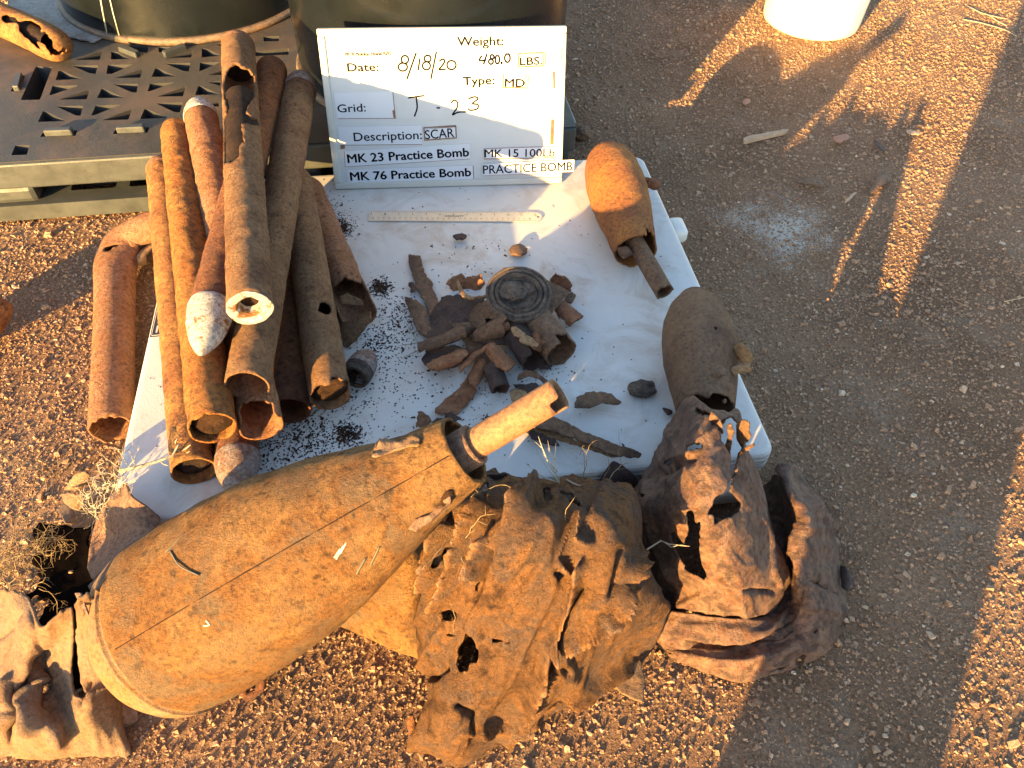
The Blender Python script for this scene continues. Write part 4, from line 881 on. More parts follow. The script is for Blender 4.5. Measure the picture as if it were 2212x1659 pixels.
for k, (pl, z0, gy, mt) in enumerate([([(1100, 1180), (1300, 1080), (1330, 1200), (1310, 1310), (1200, 1260)], .02, 0, M_left), ([(240, 950), (310, 945), (330, 1010), (300, 1060), (270, 990)], .13, -.05, M_left), ([(480, 90), (590, 85), (590, 110), (640, 130), (600, 150), (500, 130)], .23, -.06, M_frag[1]), ([(640, 130), (690, 140), (680, 165), (600, 200), (520, 230), (500, 190)], .245, -.03, M_frag[0]), ([(60, 1400), (90, 1370), (110, 1450), (75, 1540)], .02, -.03, M_pipe[4])]):
    V, F = shard(pl, z0, gy=gy, bend=.006, zf=ZC, seed=140 + k); mk('torn_flap', V, F, mt, cc, solid=.003)
# smooth casing piece between bomb and crumpled casing
V, F = sheet([[(800, 1262, .10), (850, 1215, .12), (905, 1180, .12), (935, 1175, .09)], [(770, 1310, .07), (830, 1280, .10), (895, 1260, .11), (930, 1250, .08)], [(745, 1338, .035), (810, 1330, .07), (880, 1330, .08), (920, 1330, .05)], [(733, 1347, .012), (790, 1368, .025), (850, 1392, .035), (905, 1412, .02)]], None, .004, amp=.002, seed=151, skirt='TBLR', amp2=.0004)
mk('casing_fragment', V, F, M_bomb, label='smooth ochre casing fragment wedged between large bomb and crumpled casing', cat='bomb casing', solid=.003)

# torn upright casing
tc = thing('torn_casing', 'purplish torn casing with jagged holes leaning on the table corner', 'bomb casing', U(1520, 1200, 0))
ctrl = [[(345, 175, .12), (430, 85, .165), (510, 165, .19), (590, 195, .19), (650, 200, .16)], [(290, 290, .11), (380, 270, .18), (500, 290, .225), (620, 300, .22), (690, 340, .16)],
        [(235, 410, .09), (340, 420, .18), (480, 420, .235), (620, 430, .225), (735, 440, .14)], [(150, 540, .06), (290, 550, .17), (450, 560, .225), (640, 570, .215), (795, 580, .10)],
        [(85, 650, .04), (240, 680, .14), (430, 700, .205), (650, 710, .195), (838, 730, .08)], [(135, 820, .03), (270, 830, .11), (440, 840, .17), (670, 850, .17), (885, 880, .06)],
        [(190, 950, .03), (310, 960, .09), (470, 970, .14), (690, 990, .145), (930, 1010, .05)], [(250, 1090, .02), (370, 1090, .07), (520, 1090, .105), (700, 1110, .11), (890, 1130, .04)],
        [(275, 1200, .02), (390, 1210, .05), (540, 1220, .07), (700, 1230, .07), (850, 1220, .03)]]
rd = [([(640, 440), (680, 500), (760, 660), (830, 850), (885, 1070)], 4, .006), ([(350, 420), (440, 380), (540, 290)], 8, .012), ([(280, 480), (330, 440), (430, 400)], 9, -.010), ([(690, 1095), (840, 1100)], 6, -.008), ([(380, 1170), (440, 1130), (520, 1080)], 7, .008), ([(200, 560), (230, 800), (330, 1000)], 14, .008)]
hl = [[(400, 680), (440, 675), (450, 740), (478, 735), (470, 870), (482, 960), (512, 1000), (500, 1045), (440, 1010), (400, 990), (370, 930), (330, 850), (318, 790), (350, 790), (385, 850), (412, 790)],
      [(510, 695), (530, 650), (550, 605), (610, 572), (650, 592), (690, 645), (665, 690), (630, 715), (580, 730), (545, 752), (535, 700)],
      [(572, 205), (640, 185), (690, 240), (695, 350), (662, 430), (645, 520), (618, 600), (600, 590), (632, 500), (628, 390), (580, 310)],
      [(400, 345), (440, 320), (495, 325), (480, 352), (430, 372), (405, 366)], [(440, 145), (520, 165), (538, 185), (500, 185), (455, 168)], [(285, 425), (330, 400), (335, 440), (300, 455)], [(155, 592), (188, 595), (180, 612), (158, 608)]]
ctrl = [[(u, v, z * 1.12) for u, v, z in r] for r in ctrl]
V, F = sheet(ctrl, ZR, .0032, ridges=rd, holes=hl, amp=.004, nsc=18, seed=161, rag=.004, skirt='LRT', amp2=.0010, jit=4, crease=(1.1, 170, 42, .0035))
mk('shell', V, F, M_purple, tc, solid=.0025)
for k, (pl, z0, gx, gy, mt) in enumerate([([(590, 170), (630, 85), (770, 205), (650, 390)], .262, 0, -.14, M_purple), ([(640, 385), (765, 210), (815, 320), (812, 445), (660, 410)], .255, .05, -.10, M_purple),
        ([(885, 290), (950, 295), (1000, 400), (960, 560), (930, 790), (850, 650), (905, 480)], .262, .05, -.13, M_purple), ([(1055, 240), (1150, 215), (1255, 270), (1240, 400), (1280, 480), (1230, 570), (1170, 600), (1140, 690), (1055, 560), (1040, 400)], .245, .10, -.12, M_frag[0]),
        ([(1080, 760), (1200, 660), (1330, 598), (1325, 655), (1180, 740), (1050, 870)], .24, .08, -.06, M_purple)]):
    V, F = shard(pl, z0, gx=gx, gy=gy, bend=.004, zf=ZT, seed=170 + k, step=1.8, jit=1.5); mk('torn_flap', V, F, mt, tc, solid=.0022)
# flattened skirt round it
S = [[(790, 550, .03), (840, 510, .05), (895, 455, .10), (915, 455, .085), (935, 470, .02)], [(830, 660, .03), (890, 620, .05), (962, 580, .115), (1000, 562, .08), (1055, 580, .004)], [(860, 800, .03), (930, 790, .045), (1035, 715, .125), (1100, 720, .08), (1172, 760, .004)],
     [(900, 930, .03), (940, 920, .035), (990, 890, .11), (1090, 900, .085), (1208, 930, .004)], [(920, 1060, .03), (960, 1060, .035), (1000, 1060, .09), (1110, 1080, .07), (1238, 1110, .004)], [(890, 1160, .03), (950, 1190, .03), (1000, 1190, .06), (1110, 1230, .055), (1225, 1270, .004)],
     [(800, 1230, .05), (850, 1290, .05), (930, 1330, .035), (1000, 1380, .04), (1100, 1445, .004)], [(650, 1240, .06), (700, 1320, .055), (760, 1390, .025), (800, 1450, .04), (850, 1535, .004)], [(450, 1220, .06), (490, 1310, .055), (540, 1400, .022), (580, 1470, .035), (660, 1578, .004)],
     [(290, 1200, .05), (290, 1290, .045), (330, 1395, .018), (380, 1430, .02), (430, 1492, .004)], [(265, 1210, .03), (218, 1330, .025), (235, 1372, .01), (300, 1415, .01), (405, 1480, .004)]]
rd = [([(900, 460), (960, 580), (1035, 715), (990, 890), (1000, 1060)], 5, .010), ([(330, 1330), (500, 1380), (700, 1385), (860, 1330), (960, 1240), (1010, 1100)], 5, -.012), ([(330, 1300), (500, 1345), (700, 1345), (850, 1290), (940, 1180)], 6, .008), ([(420, 1420), (600, 1430), (800, 1400), (950, 1330)], 6, .007), ([(1060, 1050), (1180, 1100)], 6, -.005), ([(930, 470), (1050, 620), (1160, 760)], 7, .010)]
hl = [[(960, 1475), (1010, 1420), (1025, 1420), (1010, 1480), (975, 1490)], [(830, 1510), (880, 1495), (950, 1475), (900, 1505), (850, 1520)], [(1195, 1280), (1250, 1210), (1252, 1235), (1215, 1300)], [(1065, 1060), (1100, 1025), (1085, 1070)], [(1060, 1310), (1090, 1290), (1080, 1320)], [(200, 1200), (150, 1500), (330, 1420), (230, 1380)]]
V, F = sheet(S, ZR, .0034, ridges=rd, holes=hl, amp=.003, nsc=18, seed=181, rag=.005, amp2=.0008, skirt='', crease=(.1, 190, 36, .004))
mk('flattened_casing', V, F, M_purple, label='flattened curved casing skirt with folds lying on the gravel', cat='bomb casing', solid=.0028)
V, F = shard([(1205, 960), (1235, 970), (1270, 1040), (1250, 1100), (1215, 1080)], .02, gx=.05, zf=ZR, seed=190, bend=.008); mk('metal_flake', V, F, M_frag[1], label='small dark flake on the gravel touching the flattened casing', cat='scrap metal', solid=.002)
# dark triangular scrap against the table front
V, F = sheet([[(1303, 1030, .085), (1322, 997, .105), (1345, 1005, .10)], [(1290, 1050, .06), (1330, 1040, .085), (1378, 1040, .075)], [(1300, 1085, .02), (1340, 1085, .03), (1370, 1085, .025)]], None, .004, amp=.002, seed=195)
mk('dark_scrap', V, F, M_frag[1], label='dark triangular metal scrap propped against the table front edge', cat='scrap metal', solid=.003)

# crushed casing left
lc = thing('crushed_casing', 'tan crushed casing with a gaping black opening and hanging roots', 'bomb casing', U(130, 1430, 0))
ctrl = [[(-90, 720, .10), (60, 705, .13), (140, 740, .13), (205, 905, .14), (300, 842, .165), (396, 778, .175), (430, 722, .185), (575, 715, .165)], [(-90, 850, .09), (60, 860, .12), (150, 900, .14), (235, 965, .13), (310, 950, .13), (390, 930, .14), (445, 900, .15), (560, 890, .14)],
        [(-90, 1000, .08), (60, 1010, .11), (160, 1020, .13), (245, 1050, .10), (310, 1060, .10), (385, 1080, .11), (445, 1070, .12), (575, 1050, .11)], [(-90, 1180, .07), (50, 1180, .10), (130, 1170, .10), (210, 1180, .075), (300, 1200, .072), (380, 1220, .08), (460, 1210, .09), (580, 1160, .09)],
        [(-90, 1330, .05), (30, 1330, .08), (100, 1320, .06), (190, 1330, .078), (290, 1340, .062), (380, 1340, .07), (470, 1330, .088), (605, 1300, .06)], [(-90, 1470, .02), (20, 1460, .06), (80, 1450, .055), (170, 1450, .075), (270, 1460, .075), (380, 1450, .06), (480, 1440, .062), (630, 1440, .03)],
        [(-90, 1590, .004), (30, 1580, .012), (100, 1602, .012), (200, 1602, .012), (310, 1592, .015), (400, 1582, .012), (530, 1570, .01), (682, 1578, .004)]]
rd = [([(250, 1045), (190, 1130), (120, 1260), (70, 1400), (50, 1500)], 7, -.013), ([(200, 1150), (170, 1300), (190, 1440)], 12, .018), ([(60, 1180), (40, 1320), (20, 1430)], 8, .012), ([(75, 1200), (65, 1300)], 5, -.006), ([(290, 1480), (300, 1500)], 16, .014), ([(215, 1200), (225, 1340)], 7, -.010), ([(470, 1300), (560, 1180)], 9, .014), ([(470, 1200), (440, 1300)], 8, -.008), ([(0, 980), (60, 920), (90, 840)], 6, -.008)]
hl = [[(385, 800), (402, 795), (412, 900), (415, 1020), (428, 1150), (440, 1250), (470, 1270), (450, 1292), (395, 1270), (380, 1120), (395, 950)], [(225, 1240), (240, 1210), (270, 1205), (280, 1225), (250, 1265), (230, 1268)], [(470, 690), (500, 700), (500, 760), (480, 740)]]
ctrl[0] = [(u, v, z * 1.18) for u, v, z in ctrl[0]]; ctrl[1] = [(u, v, z * 1.1) for u, v, z in ctrl[1]]
V, F = sheet(ctrl, ZL, .0036, ridges=rd, holes=hl, amp=.004, nsc=15, seed=201, rag=.003, skirt='BR', amp2=.0006, crease=(1.3, 200, 50, .004))
mk('front_shell', V, F, M_left, lc, solid=.003)
V, F = sheet([[(680, 135, .125), (705, 210, .135), (790, 265, .12), (865, 325, .10)], [(600, 205, .10), (650, 290, .115), (735, 340, .11), (800, 415, .10)], [(535, 300, .075), (590, 400, .07), (660, 430, .08), (705, 475, .10)], [(490, 440, .06), (530, 510, .06), (570, 540, .08), (590, 575, .10)], [(468, 590, .06), (480, 620, .07), (490, 650, .09), (505, 645, .10)]], ZL, .0036, amp=.004, seed=211, amp2=.0008)
mk('side_panel', V, F, M_mauve, lc, solid=.003)
V, F = sheet([[(475, 690, .12), (590, 575, .145), (740, 455, .13)], [(500, 730, .125), (600, 660, .14), (735, 560, .12)], [(560, 820, .12), (610, 790, .125), (670, 780, .10)], [(540, 960, .11), (575, 950, .11), (630, 950, .09)], [(560, 1100, .09), (590, 1100, .085), (640, 1100, .07)], [(590, 1200, .06), (620, 1220, .05), (690, 1200, .04)], [(650, 1440, .02), (690, 1430, .015), (740, 1400, .012)]], ZL, .0036, amp=.002, seed=212, amp2=.0008)
mk('shoulder_panel', V, F, M_mauve, lc, solid=.003)
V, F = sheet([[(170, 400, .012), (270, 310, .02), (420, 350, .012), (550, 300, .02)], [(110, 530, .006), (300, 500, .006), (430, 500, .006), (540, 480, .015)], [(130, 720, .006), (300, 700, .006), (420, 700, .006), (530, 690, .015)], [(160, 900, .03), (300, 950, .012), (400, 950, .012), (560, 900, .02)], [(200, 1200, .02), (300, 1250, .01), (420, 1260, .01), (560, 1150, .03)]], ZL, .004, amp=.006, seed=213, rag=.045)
mk('shade_floor', V, F, M_hollow_shade, lc, solid=.002)  # added black sheet, the shade of the hollow put into its colour
for k, (pl, z0, gx, gy) in enumerate([([(345, 175), (390, 100), (440, 75), (478, 90), (475, 140), (410, 172)], .10, 0, -.12), ([(328, 198), (360, 190), (440, 205), (440, 285), (400, 282), (345, 245)], .09, .0, -.05), ([(305, 280), (340, 248), (385, 270), (405, 310), (390, 360), (345, 355)], .075, 0, .02), ([(400, 725), (430, 720), (480, 850), (520, 800), (580, 720), (585, 770), (520, 860), (500, 890), (440, 800)], .19, 0, -.04)]):
    V, F = shard(pl, z0, gx=gx, gy=gy, bend=.012, bdir=.6, zf=ZL, seed=220 + k, jit=2); mk('torn_flap', V, F, M_left if k != 3 else M_mauve, lc, solid=.002)
# ------------------------------------------------------------------ scrap pile in the middle of the table
Z4 = zoomer(1580, 980, 760, 1801)
FG = 'rusty scraps heaped on the table'
def frag(name, label, poly, z0, mat, gx=0, gy=0, bend=.003, bdir=0.0, seed=0, th=.0022, zf=Z4, amp=.0026, cat='scrap metal'):
    V, F = shard(poly, z0, gx, gy, bend, bdir, zf=zf, seed=seed, amp=amp, step=1.8, jit=4.0); return mk(name, V, F, mat, label=label, cat=cat, group=FG, solid=th)
B_, D_, R_, N_, G_ = M_frag
frag('metal_strip', 'long flat brown strip pointing toward the ruler', [(65, 55), (180, 65), (205, 180), (235, 250), (302, 320), (290, 370), (342, 490), (345, 540), (265, 640), (240, 560), (190, 440), (140, 360), (110, 260), (75, 160)], .0895, B_, seed=301)
frag('rust_slab', 'rough pitted rust slab lying below the long flat strip', [(35, 455), (130, 480), (220, 560), (250, 680), (285, 800), (240, 812), (150, 770), (110, 660), (60, 540)], .094, B_, bend=.006, seed=302, th=.006, amp=.004)
frag('metal_chip', 'tiny dark chip touching the long flat strip', [(75, 315), (125, 310), (135, 395), (95, 402)], .090, D_, seed=303)
frag('curled_flake', 'curled orange rust flake with upturned wings', [(420, 325), (470, 260), (560, 232), (600, 270), (640, 262), (740, 240), (780, 310), (740, 382), (600, 412), (500, 400)], .100, R_, gy=-.05, bend=-.008, seed=304, amp=.006)
frag('curled_strip', 'thin curled orange strip arching out of the curled flake', [(505, 285), (530, 280), (570, 380), (640, 455), (800, 430), (795, 448), (640, 475), (570, 452), (525, 380)], .103, N_, gy=.02, bend=.01, seed=305)
frag('dark_plate', 'large dark plate with a ragged edge under the scraps', [(380, 445), (540, 430), (640, 470), (800, 432), (760, 520), (700, 620), (620, 720), (500, 755), (300, 862), (235, 862), (240, 810), (280, 640), (310, 560)], .092, D_, bend=.008, bdir=.8, seed=306)
frag('brown_plate', 'brown plate tucked under the left side of the ridged disc', [(640, 620), (670, 540), (820, 475), (880, 560), (920, 650), (790, 655), (775, 755), (615, 742)], .108, B_, gx=.02, bend=.006, seed=307)
frag('brown_plate', 'wide flat brown plate under the right side of the ridged disc', [(1300, 330), (1370, 298), (1450, 340), (1565, 398), (1505, 480), (1390, 610), (1385, 682), (1260, 702), (1108, 684), (1000, 640), (1200, 500)], .112, B_, gy=-.02, bend=.003, seed=308)
frag('metal_chip', 'small brown chip poking from under the wide flat plate', [(1515, 440), (1590, 400), (1632, 440), (1590, 512), (1530, 500)], .095, B_, seed=309)
frag('red_plate', 'reddish jagged plate standing behind the wide flat plate', [(1382, 290), (1440, 220), (1450, 245), (1540, 262), (1592, 322), (1572, 402), (1480, 372)], .115, R_, gy=-.10, seed=310)
frag('flattened_tube', 'short flattened reddish tube lying apart at the heap edge', [(1500, 478), (1695, 638), (1570, 720), (1438, 580)], .096, R_, bend=.012, bdir=-.7, seed=311, th=.005)
frag('brown_scrap', 'ragged brown scrap peeking out behind the ridged disc', [(940, 172), (1050, 186), (1130, 165), (1200, 200), (1100, 260), (960, 262)], .105, B_, gy=-.06, seed=312)
frag('brown_scrap', 'small curled scrap touching the disc near the curled flake', [(820, 312), (930, 255), (945, 290), (870, 350), (830, 345)], .103, D_, gy=-.04, seed=313)
frag('bent_plate', 'bent brown plate with a little rolled eyelet below the disc', [(700, 742), (820, 680), (960, 612), (982, 650), (940, 700), (972, 762), (962, 820), (800, 842), (770, 872), (680, 862), (658, 805)], .122, B_, gx=.02, gy=-.06, bend=.010, bdir=1.2, seed=314)
V, F = revolve(U(*Z4(935, 735), .134), U(*Z4(985, 722), .134), [(0, .006), (.012, .006)], 20, .003, amp=.001, seed=315); mk('rolled_eyelet', V, F, R_, label='little rolled metal eyelet beside the bent brown plate', cat='scrap metal', group=FG, solid=.0015)
frag('metal_bar', 'straight thick brown bar at the left of the heap', [(150, 925), (170, 900), (540, 750), (605, 762), (598, 802), (320, 912), (170, 955)], .112, B_, gx=.01, bend=.010, bdir=1.2, seed=316, th=.010)
frag('rolled_sheet', 'dark rolled double edged sheet below the thick bar', [(188, 1040), (250, 965), (500, 905), (640, 962), (600, 1060), (400, 1122), (270, 1132), (230, 1085)], .094, D_, bend=.010, bdir=1.35, seed=317, th=.005, amp=.004)
frag('rolled_sheet', 'brown curled lip lying on the dark rolled sheet', [(235, 1080), (300, 1040), (470, 985), (520, 940), (600, 950), (635, 985), (560, 1050), (400, 1118), (270, 1128)], .108, R_, bend=.012, bdir=1.35, seed=318, th=.005)
frag('thin_flake', 'thin tan splintered flake lying on the dark tube', [(1020, 732), (1060, 725), (1282, 880), (1272, 916), (1160, 892), (1098, 862), (1112, 832), (1040, 812)], .139, N_, bend=.004, seed=319, amp=.003)
frag('bent_strip', 'bent orange strip crossing the heap toward the bomb tube', [(832, 873), (852, 900), (700, 1012), (620, 1100), (540, 1162), (542, 1110), (640, 990)], .112, R_, gy=-.02, bend=.006, bdir=.8, seed=320)
frag('flattened_tube', 'flattened orange tube end with a puncture on the heap', [(832, 878), (862, 880), (1066, 1070), (980, 1152), (880, 1092), (788, 950)], .118, R_, bend=.012, bdir=-.7, seed=321, th=.005)
frag('folded_strip', 'pinkish folded strip reaching out of the heap', [(712, 1008), (826, 1045), (760, 1190), (695, 1302), (640, 1260), (628, 1190)], .100, R_, bend=.008, bdir=.4, seed=322, th=.004)
frag('pink_plate', 'flat pinkish plate with dark smudge on white table', [(620, 1188), (640, 1260), (702, 1328), (660, 1402), (510, 1552), (310, 1532), (318, 1490), (560, 1280)], .0895, R_, bend=.004, bdir=.8, seed=323)
frag('metal_chip', 'squarish brown chip standing by the large bomb tail', [(160, 1508), (262, 1550), (282, 1612), (250, 1645), (145, 1662)], .098, B_, gy=-.05, seed=324)
frag('metal_chip', 'dark rounded chip wedged behind the large bomb tail', [(282, 1612), (330, 1575), (382, 1575), (370, 1640), (300, 1660)], .10, D_, gy=-.04, seed=325)
frag('metal_chip', 'ragged black flake beside the flat pinkish plate', [(388, 1520), (470, 1530), (562, 1590), (500, 1612), (400, 1592), (420, 1560)], .100, D_, gy=-.03, seed=326, amp=.005)
frag('curved_strip', 'arched brown strip standing on edge behind the tail tube', [(1070, 1215), (1100, 1165), (1180, 1138), (1260, 1145), (1330, 1200), (1392, 1262), (1340, 1275), (1285, 1215), (1190, 1190), (1085, 1228)], .105, B_, gy=-.05, seed=327)
frag('tube_stub', 'pale tan stub poking out from under the tail tube', [(1012, 1345), (1065, 1312), (1215, 1362), (1180, 1430), (1070, 1445), (1030, 1402)], .100, N_, bend=.012, bdir=1.2, seed=328, th=.005)
frag('jagged_scrap', 'black jagged scrap in the shade of the tail tube', [(1040, 1260), (1150, 1270), (1260, 1240), (1300, 1290), (1200, 1360), (1080, 1310)], .096, D_, seed=329, amp=.006)
frag('leaf_scrap', 'leaf shaped brown scrap beside the tail tube mouth', [(1240, 882), (1247, 858), (1280, 845), (1320, 852), (1343, 868), (1335, 875), (1300, 872), (1275, 882)], .096, B_, bend=.010, bdir=1.4, seed=330, zf=None)
frag('curved_shard', 'long dark curved shard sweeping out under the tail tube', [(1120, 900), (1180, 890), (1250, 928), (1320, 958), (1386, 979), (1382, 991), (1330, 985), (1250, 952), (1200, 935), (1160, 925)], .098, B_, bend=.010, bdir=1.1, seed=331, zf=None, th=.003, amp=.004)
frag('curved_shard', 'second pale edged shard under the long dark curved shard', [(1138, 922), (1180, 925), (1240, 950), (1300, 972), (1342, 985), (1325, 988), (1260, 968), (1200, 948), (1150, 938)], .092, N_, bend=.004, bdir=1.1, seed=332, zf=None)
frag('curved_shard', 'short dark pointed shard near the upright roots', [(1120, 918), (1150, 930), (1200, 952), (1210, 964), (1190, 962), (1150, 946)], .091, D_, bend=.006, bdir=1.1, seed=333, zf=None)
for lab, pl, mt in (('dark flat chip lying alone just below the ruler', [(978, 510), (990, 505), (1006, 508), (1010, 514), (998, 517), (982, 516)], D_), ('ribbed brown chip lying alone above the ridged disc', [(1098, 543), (1108, 531), (1125, 529), (1139, 537), (1136, 547), (1120, 553), (1105, 550)], B_),
                    ('small black chip lying beside the dull brown bomb', [(1432, 882), (1438, 881), (1450, 890), (1448, 896), (1440, 895)], D_), ('small oval dark chip below the tail tube', [(1047, 903), (1068, 897), (1072, 903), (1056, 910)], D_)):
    frag('metal_chip', lab, pl, .091, mt, bend=.004, seed=340 + len(lab), zf=None, th=.004)
frag('dark_base_scrap', 'dark crusty scrap filling the middle under the ridged disc', [(600, 700), (760, 620), (960, 640), (1180, 660), (1200, 800), (1060, 900), (900, 900), (740, 880), (620, 820)], .095, D_, bend=.016, bdir=.3, seed=371, amp=.006)
frag('dark_base_scrap', 'brown crusty scrap under the orange bent strip', [(560, 800), (700, 780), (840, 860), (980, 960), (1000, 1080), (860, 1110), (760, 1060), (640, 1000)], .093, B_, bend=.012, bdir=1.0, seed=372, amp=.005)
frag('bent_plate', 'upturned brown plate leaning on the disc rim', [(860, 560), (960, 600), (1040, 640), (1100, 690), (1010, 730), (900, 690), (820, 640)], .125, B_, gy=-.07, bend=.010, bdir=.4, seed=373)
frag('curled_flake', 'curled rusty flake between the two open tube stubs', [(1180, 800), (1290, 780), (1330, 880), (1300, 960), (1210, 930)], .115, R_, gy=-.03, bend=.014, bdir=.5, seed=374)
frag('thin_flake', 'dark thin flake under the larger tube stub', [(1250, 940), (1380, 1000), (1420, 1100), (1300, 1130), (1220, 1060)], .091, D_, bend=.004, seed=375)
frag('metal_chip', 'brown chip between thick bar and dark plate', [(480, 700), (640, 690), (700, 760), (600, 800), (500, 770)], .106, B_, gy=-.03, bend=.008, bdir=1.0, seed=376)
# ridged disc
dc = U(*Z4(1095, 420), .148); nrm = np.array([.02, -.22, 1.0]); nrm /= np.linalg.norm(nrm)
dt = thing('ridged_disc', 'round ridged metal disc lying on top of the scrap heap', 'disc', dc - nrm * .01, FG)
pr = [(-.006, .049), (-.003, .0515), (.002, .0515), (.004, .049), (.0015, .0465), (.005, .0435), (.0055, .041), (.002, .0385), (.006, .0355), (.0065, .0335), (.001, .0305), (.003, .028), (-.002, .025), (-.003, .012), (-.003, .0005)]
V, F = revolve(dc, dc + nrm, pr, 96, .0015, amp=.0012, nsc=70, seed=351); mk('rim', V, F, M_frag[4], dt, solid=.001)
cr = np.random.default_rng(5)
def rock(c, s, seed, n=3):
    u = np.linspace(0, 2 * math.pi, 22, endpoint=False); v = np.linspace(.02, math.pi - .02, 14); Vv, Uu = np.meshgrid(v, u, indexing='ij')
    D = np.stack([np.sin(Vv) * np.cos(Uu), np.sin(Vv) * np.sin(Uu), np.cos(Vv)], -1); r = 1 + .38 * fbm(D * 1.6, seed) + .16 * fbm(D * 5, seed + 1)
    P = D * r[..., None] * np.array(s) + np.array(c); return P.reshape(-1, 3), grid_faces(14, 22, True)
V, F = rock(dc + np.array([-.006, .004, .004]), (.024, .021, .008), 6); mk('clinker_lump', V, F, M_frag[4], dt, smooth=False)
V, F = rock(dc + np.array([.012, .010, .003]), (.014, .012, .007), 7); mk('clinker_lump', V, F, M_frag[4], dt, smooth=False)
# open tubes of the heap
def stub(name, label, a, za, b, zb, R, mat, seed, cut=None, holes=None):
    A, B = U(*Z4(*a), za), U(*Z4(*b), zb); L = np.linalg.norm(A - B)
    V, F = revolve(A, B, [(0, R), (L, R)], 48, .003, amp=.0018, nsc=50, seed=seed, cut=cut or (lambda s, t, n: s < .006 * (n + .4)), holes=holes); return mk(name, V, F, mat, label=label, cat='tube stub', group=FG, solid=.002, off=-1)
stub('tube_stub', 'dark torn tube stub with open mouth in the heap', (1255, 1055), .110, (1010, 700), .112, .0215, M_frag[1], 361, cut=lambda s, t, n: (s < .006 * (n + .4)) | ((s < .03 * (1 + n)) & (t > -.2) & (t < .9)))
stub('tube_stub', 'larger brown tube stub with gaping open mouth', (1500, 985), .113, (1240, 640), .115, .0265, M_frag[0], 362, cut=lambda s, t, n: (s < .005 * (n + .4)) | ((s < .022 * (1 + n)) & (t > -.1) & (t < .7)))
stub('tube_stub', 'small blackened tube stub squashed at one end', (930, 1325), .100, (850, 1090), .112, .0145, M_frag[1], 363)
V, F = rock(U(1388, 840, .094), (.021, .015, .0115), 12); mk('slag_stone', V, F, M_frag[4], label='grey slag stone lying on the white table near the dull brown bomb', cat='stone', smooth=False)

# ------------------------------------------------------------------ crumbs and soil on the table
def crumbs(name, label, clusters, mat, seed, rmin, rmax):
    rng = np.random.default_rng(seed); pts = []
    for (u, v, s, n) in clusters:
        if s is None: p = np.stack([rng.uniform(330, 1620, n), rng.uniform(360, 1020, n)], 1)
        else: p = rng.normal((u, v), (s * 1.2, s), (n, 2))
        pts.append(p)
    p = np.concatenate(pts); w = UA(p[:, 0], p[:, 1], np.full(len(p), TH)); dd = w - TFR; a, b = -(dd @ TEX), dd @ TEY
    ok = (a > .015) & (a < TW - .015) & (b > .015) & (b < TD - .015); w = w[ok]; n = len(w)
    r = np.exp(rng.uniform(math.log(rmin), math.log(rmax), n)); r = np.where(rng.random(n) < .85, np.minimum(r, rmin * 2.2), r)
    cube = np.array([[a, b, c] for c in (-1, 1) for a, b in ((-1, -1), (1, -1), (1, 1), (-1, 1))], float)
    V = (cube[None] + rng.normal(0, .35, (n, 8, 3))) * (r[:, None] * np.stack([rng.uniform(.8, 2, n), rng.uniform(.6, 1.1, n), np.full(n, .45)], 1))[:, None]
    t = rng.uniform(0, 6.28, n); c, s = np.cos(t)[:, None], np.sin(t)[:, None]
    V = np.stack([V[..., 0] * c - V[..., 1] * s, V[..., 0] * s + V[..., 1] * c, V[..., 2]], -1) + w[:, None] + np.array([0, 0, 1.]) * (r * .5)[:, None, None]
    cf = np.array([(3, 2, 1, 0), (4, 5, 6, 7), (0, 1, 5, 4), (1, 2, 6, 5), (2, 3, 7, 6), (3, 0, 4, 7)])
    mk(name, V.reshape(-1, 3), (np.arange(n)[:, None, None] * 8 + cf[None]).reshape(-1, 4), mat, kind='stuff', smooth=False, label=label, cat='crumbs')
crumbs('rust_crumbs', 'black rust crumbs scattered over the white table', [(0, 0, None, 285), (715, 440, 16, 74), (700, 400, 20, 27), (745, 470, 14, 40), (850, 690, 40, 136), (860, 770, 45, 176), (780, 860, 40, 136), (640, 950, 40, 136), (740, 930, 45, 136), (600, 990, 40, 68), (1190, 800, 35, 81), (1000, 600, 60, 108), (960, 850, 60, 136), (1080, 860, 45, 108), (380, 860, 30, 20)], M_crumb, 71, .00035, .0016)
crumbs('soil_crumbs', 'brown soil spilled in little heaps on the white table', [(738, 492, 11, 420), (822, 620, 9, 420), (752, 938, 13, 420), (815, 745, 22, 220), (870, 690, 22, 200), (640, 960, 30, 260), (680, 935, 30, 200), (560, 1000, 30, 150)], M_soil, 72, .0004, .0016)

# ------------------------------------------------------------------ roots
def root_lines(rng, p, dirn, n, step, r, wob, br, out, depth=0, zmin=.003):
    pts = [np.array(p, float)]; d = np.array(dirn, float); d /= np.linalg.norm(d)
    for i in range(n):
        d = d + rng.normal(0, wob, 3); d /= np.linalg.norm(d); q = pts[-1] + d * step; q[2] = max(q[2], zmin); pts.append(q)
        if depth < 2 and rng.random() < br:
            root_lines(rng, q, d + rng.normal(0, .8, 3), max(3, int((n - i) * .6)), step * .8, r * .6, wob, br * .8, out, depth + 1, zmin)
    out.append(polytube(pts, r, 4, .35))
def roots(name, label, starts, mat, seed, n, step, r, wob=.3, br=.2, zmin=.003, cat='roots', split=False):
    rng = np.random.default_rng(seed); out = []
    for p, dd, k in starts:
        for _ in range(k): root_lines(rng, np.asarray(p) + rng.normal(0, step, 3), np.asarray(dd) + rng.normal(0, .5, 3), n, step, r, wob, br, out, 0, zmin)
    if split:
        t = thing(name, label, cat, (*np.mean([v.mean(0) for v, _ in out], 0)[:2], min(v[:, 2].min() for v, _ in out)))
        for V, F in out: mk('rootlet', V, F, mat, t)
        return t
    V, F = join(out); return mk(name, V, F, mat, label=label, cat=cat, smooth=True)
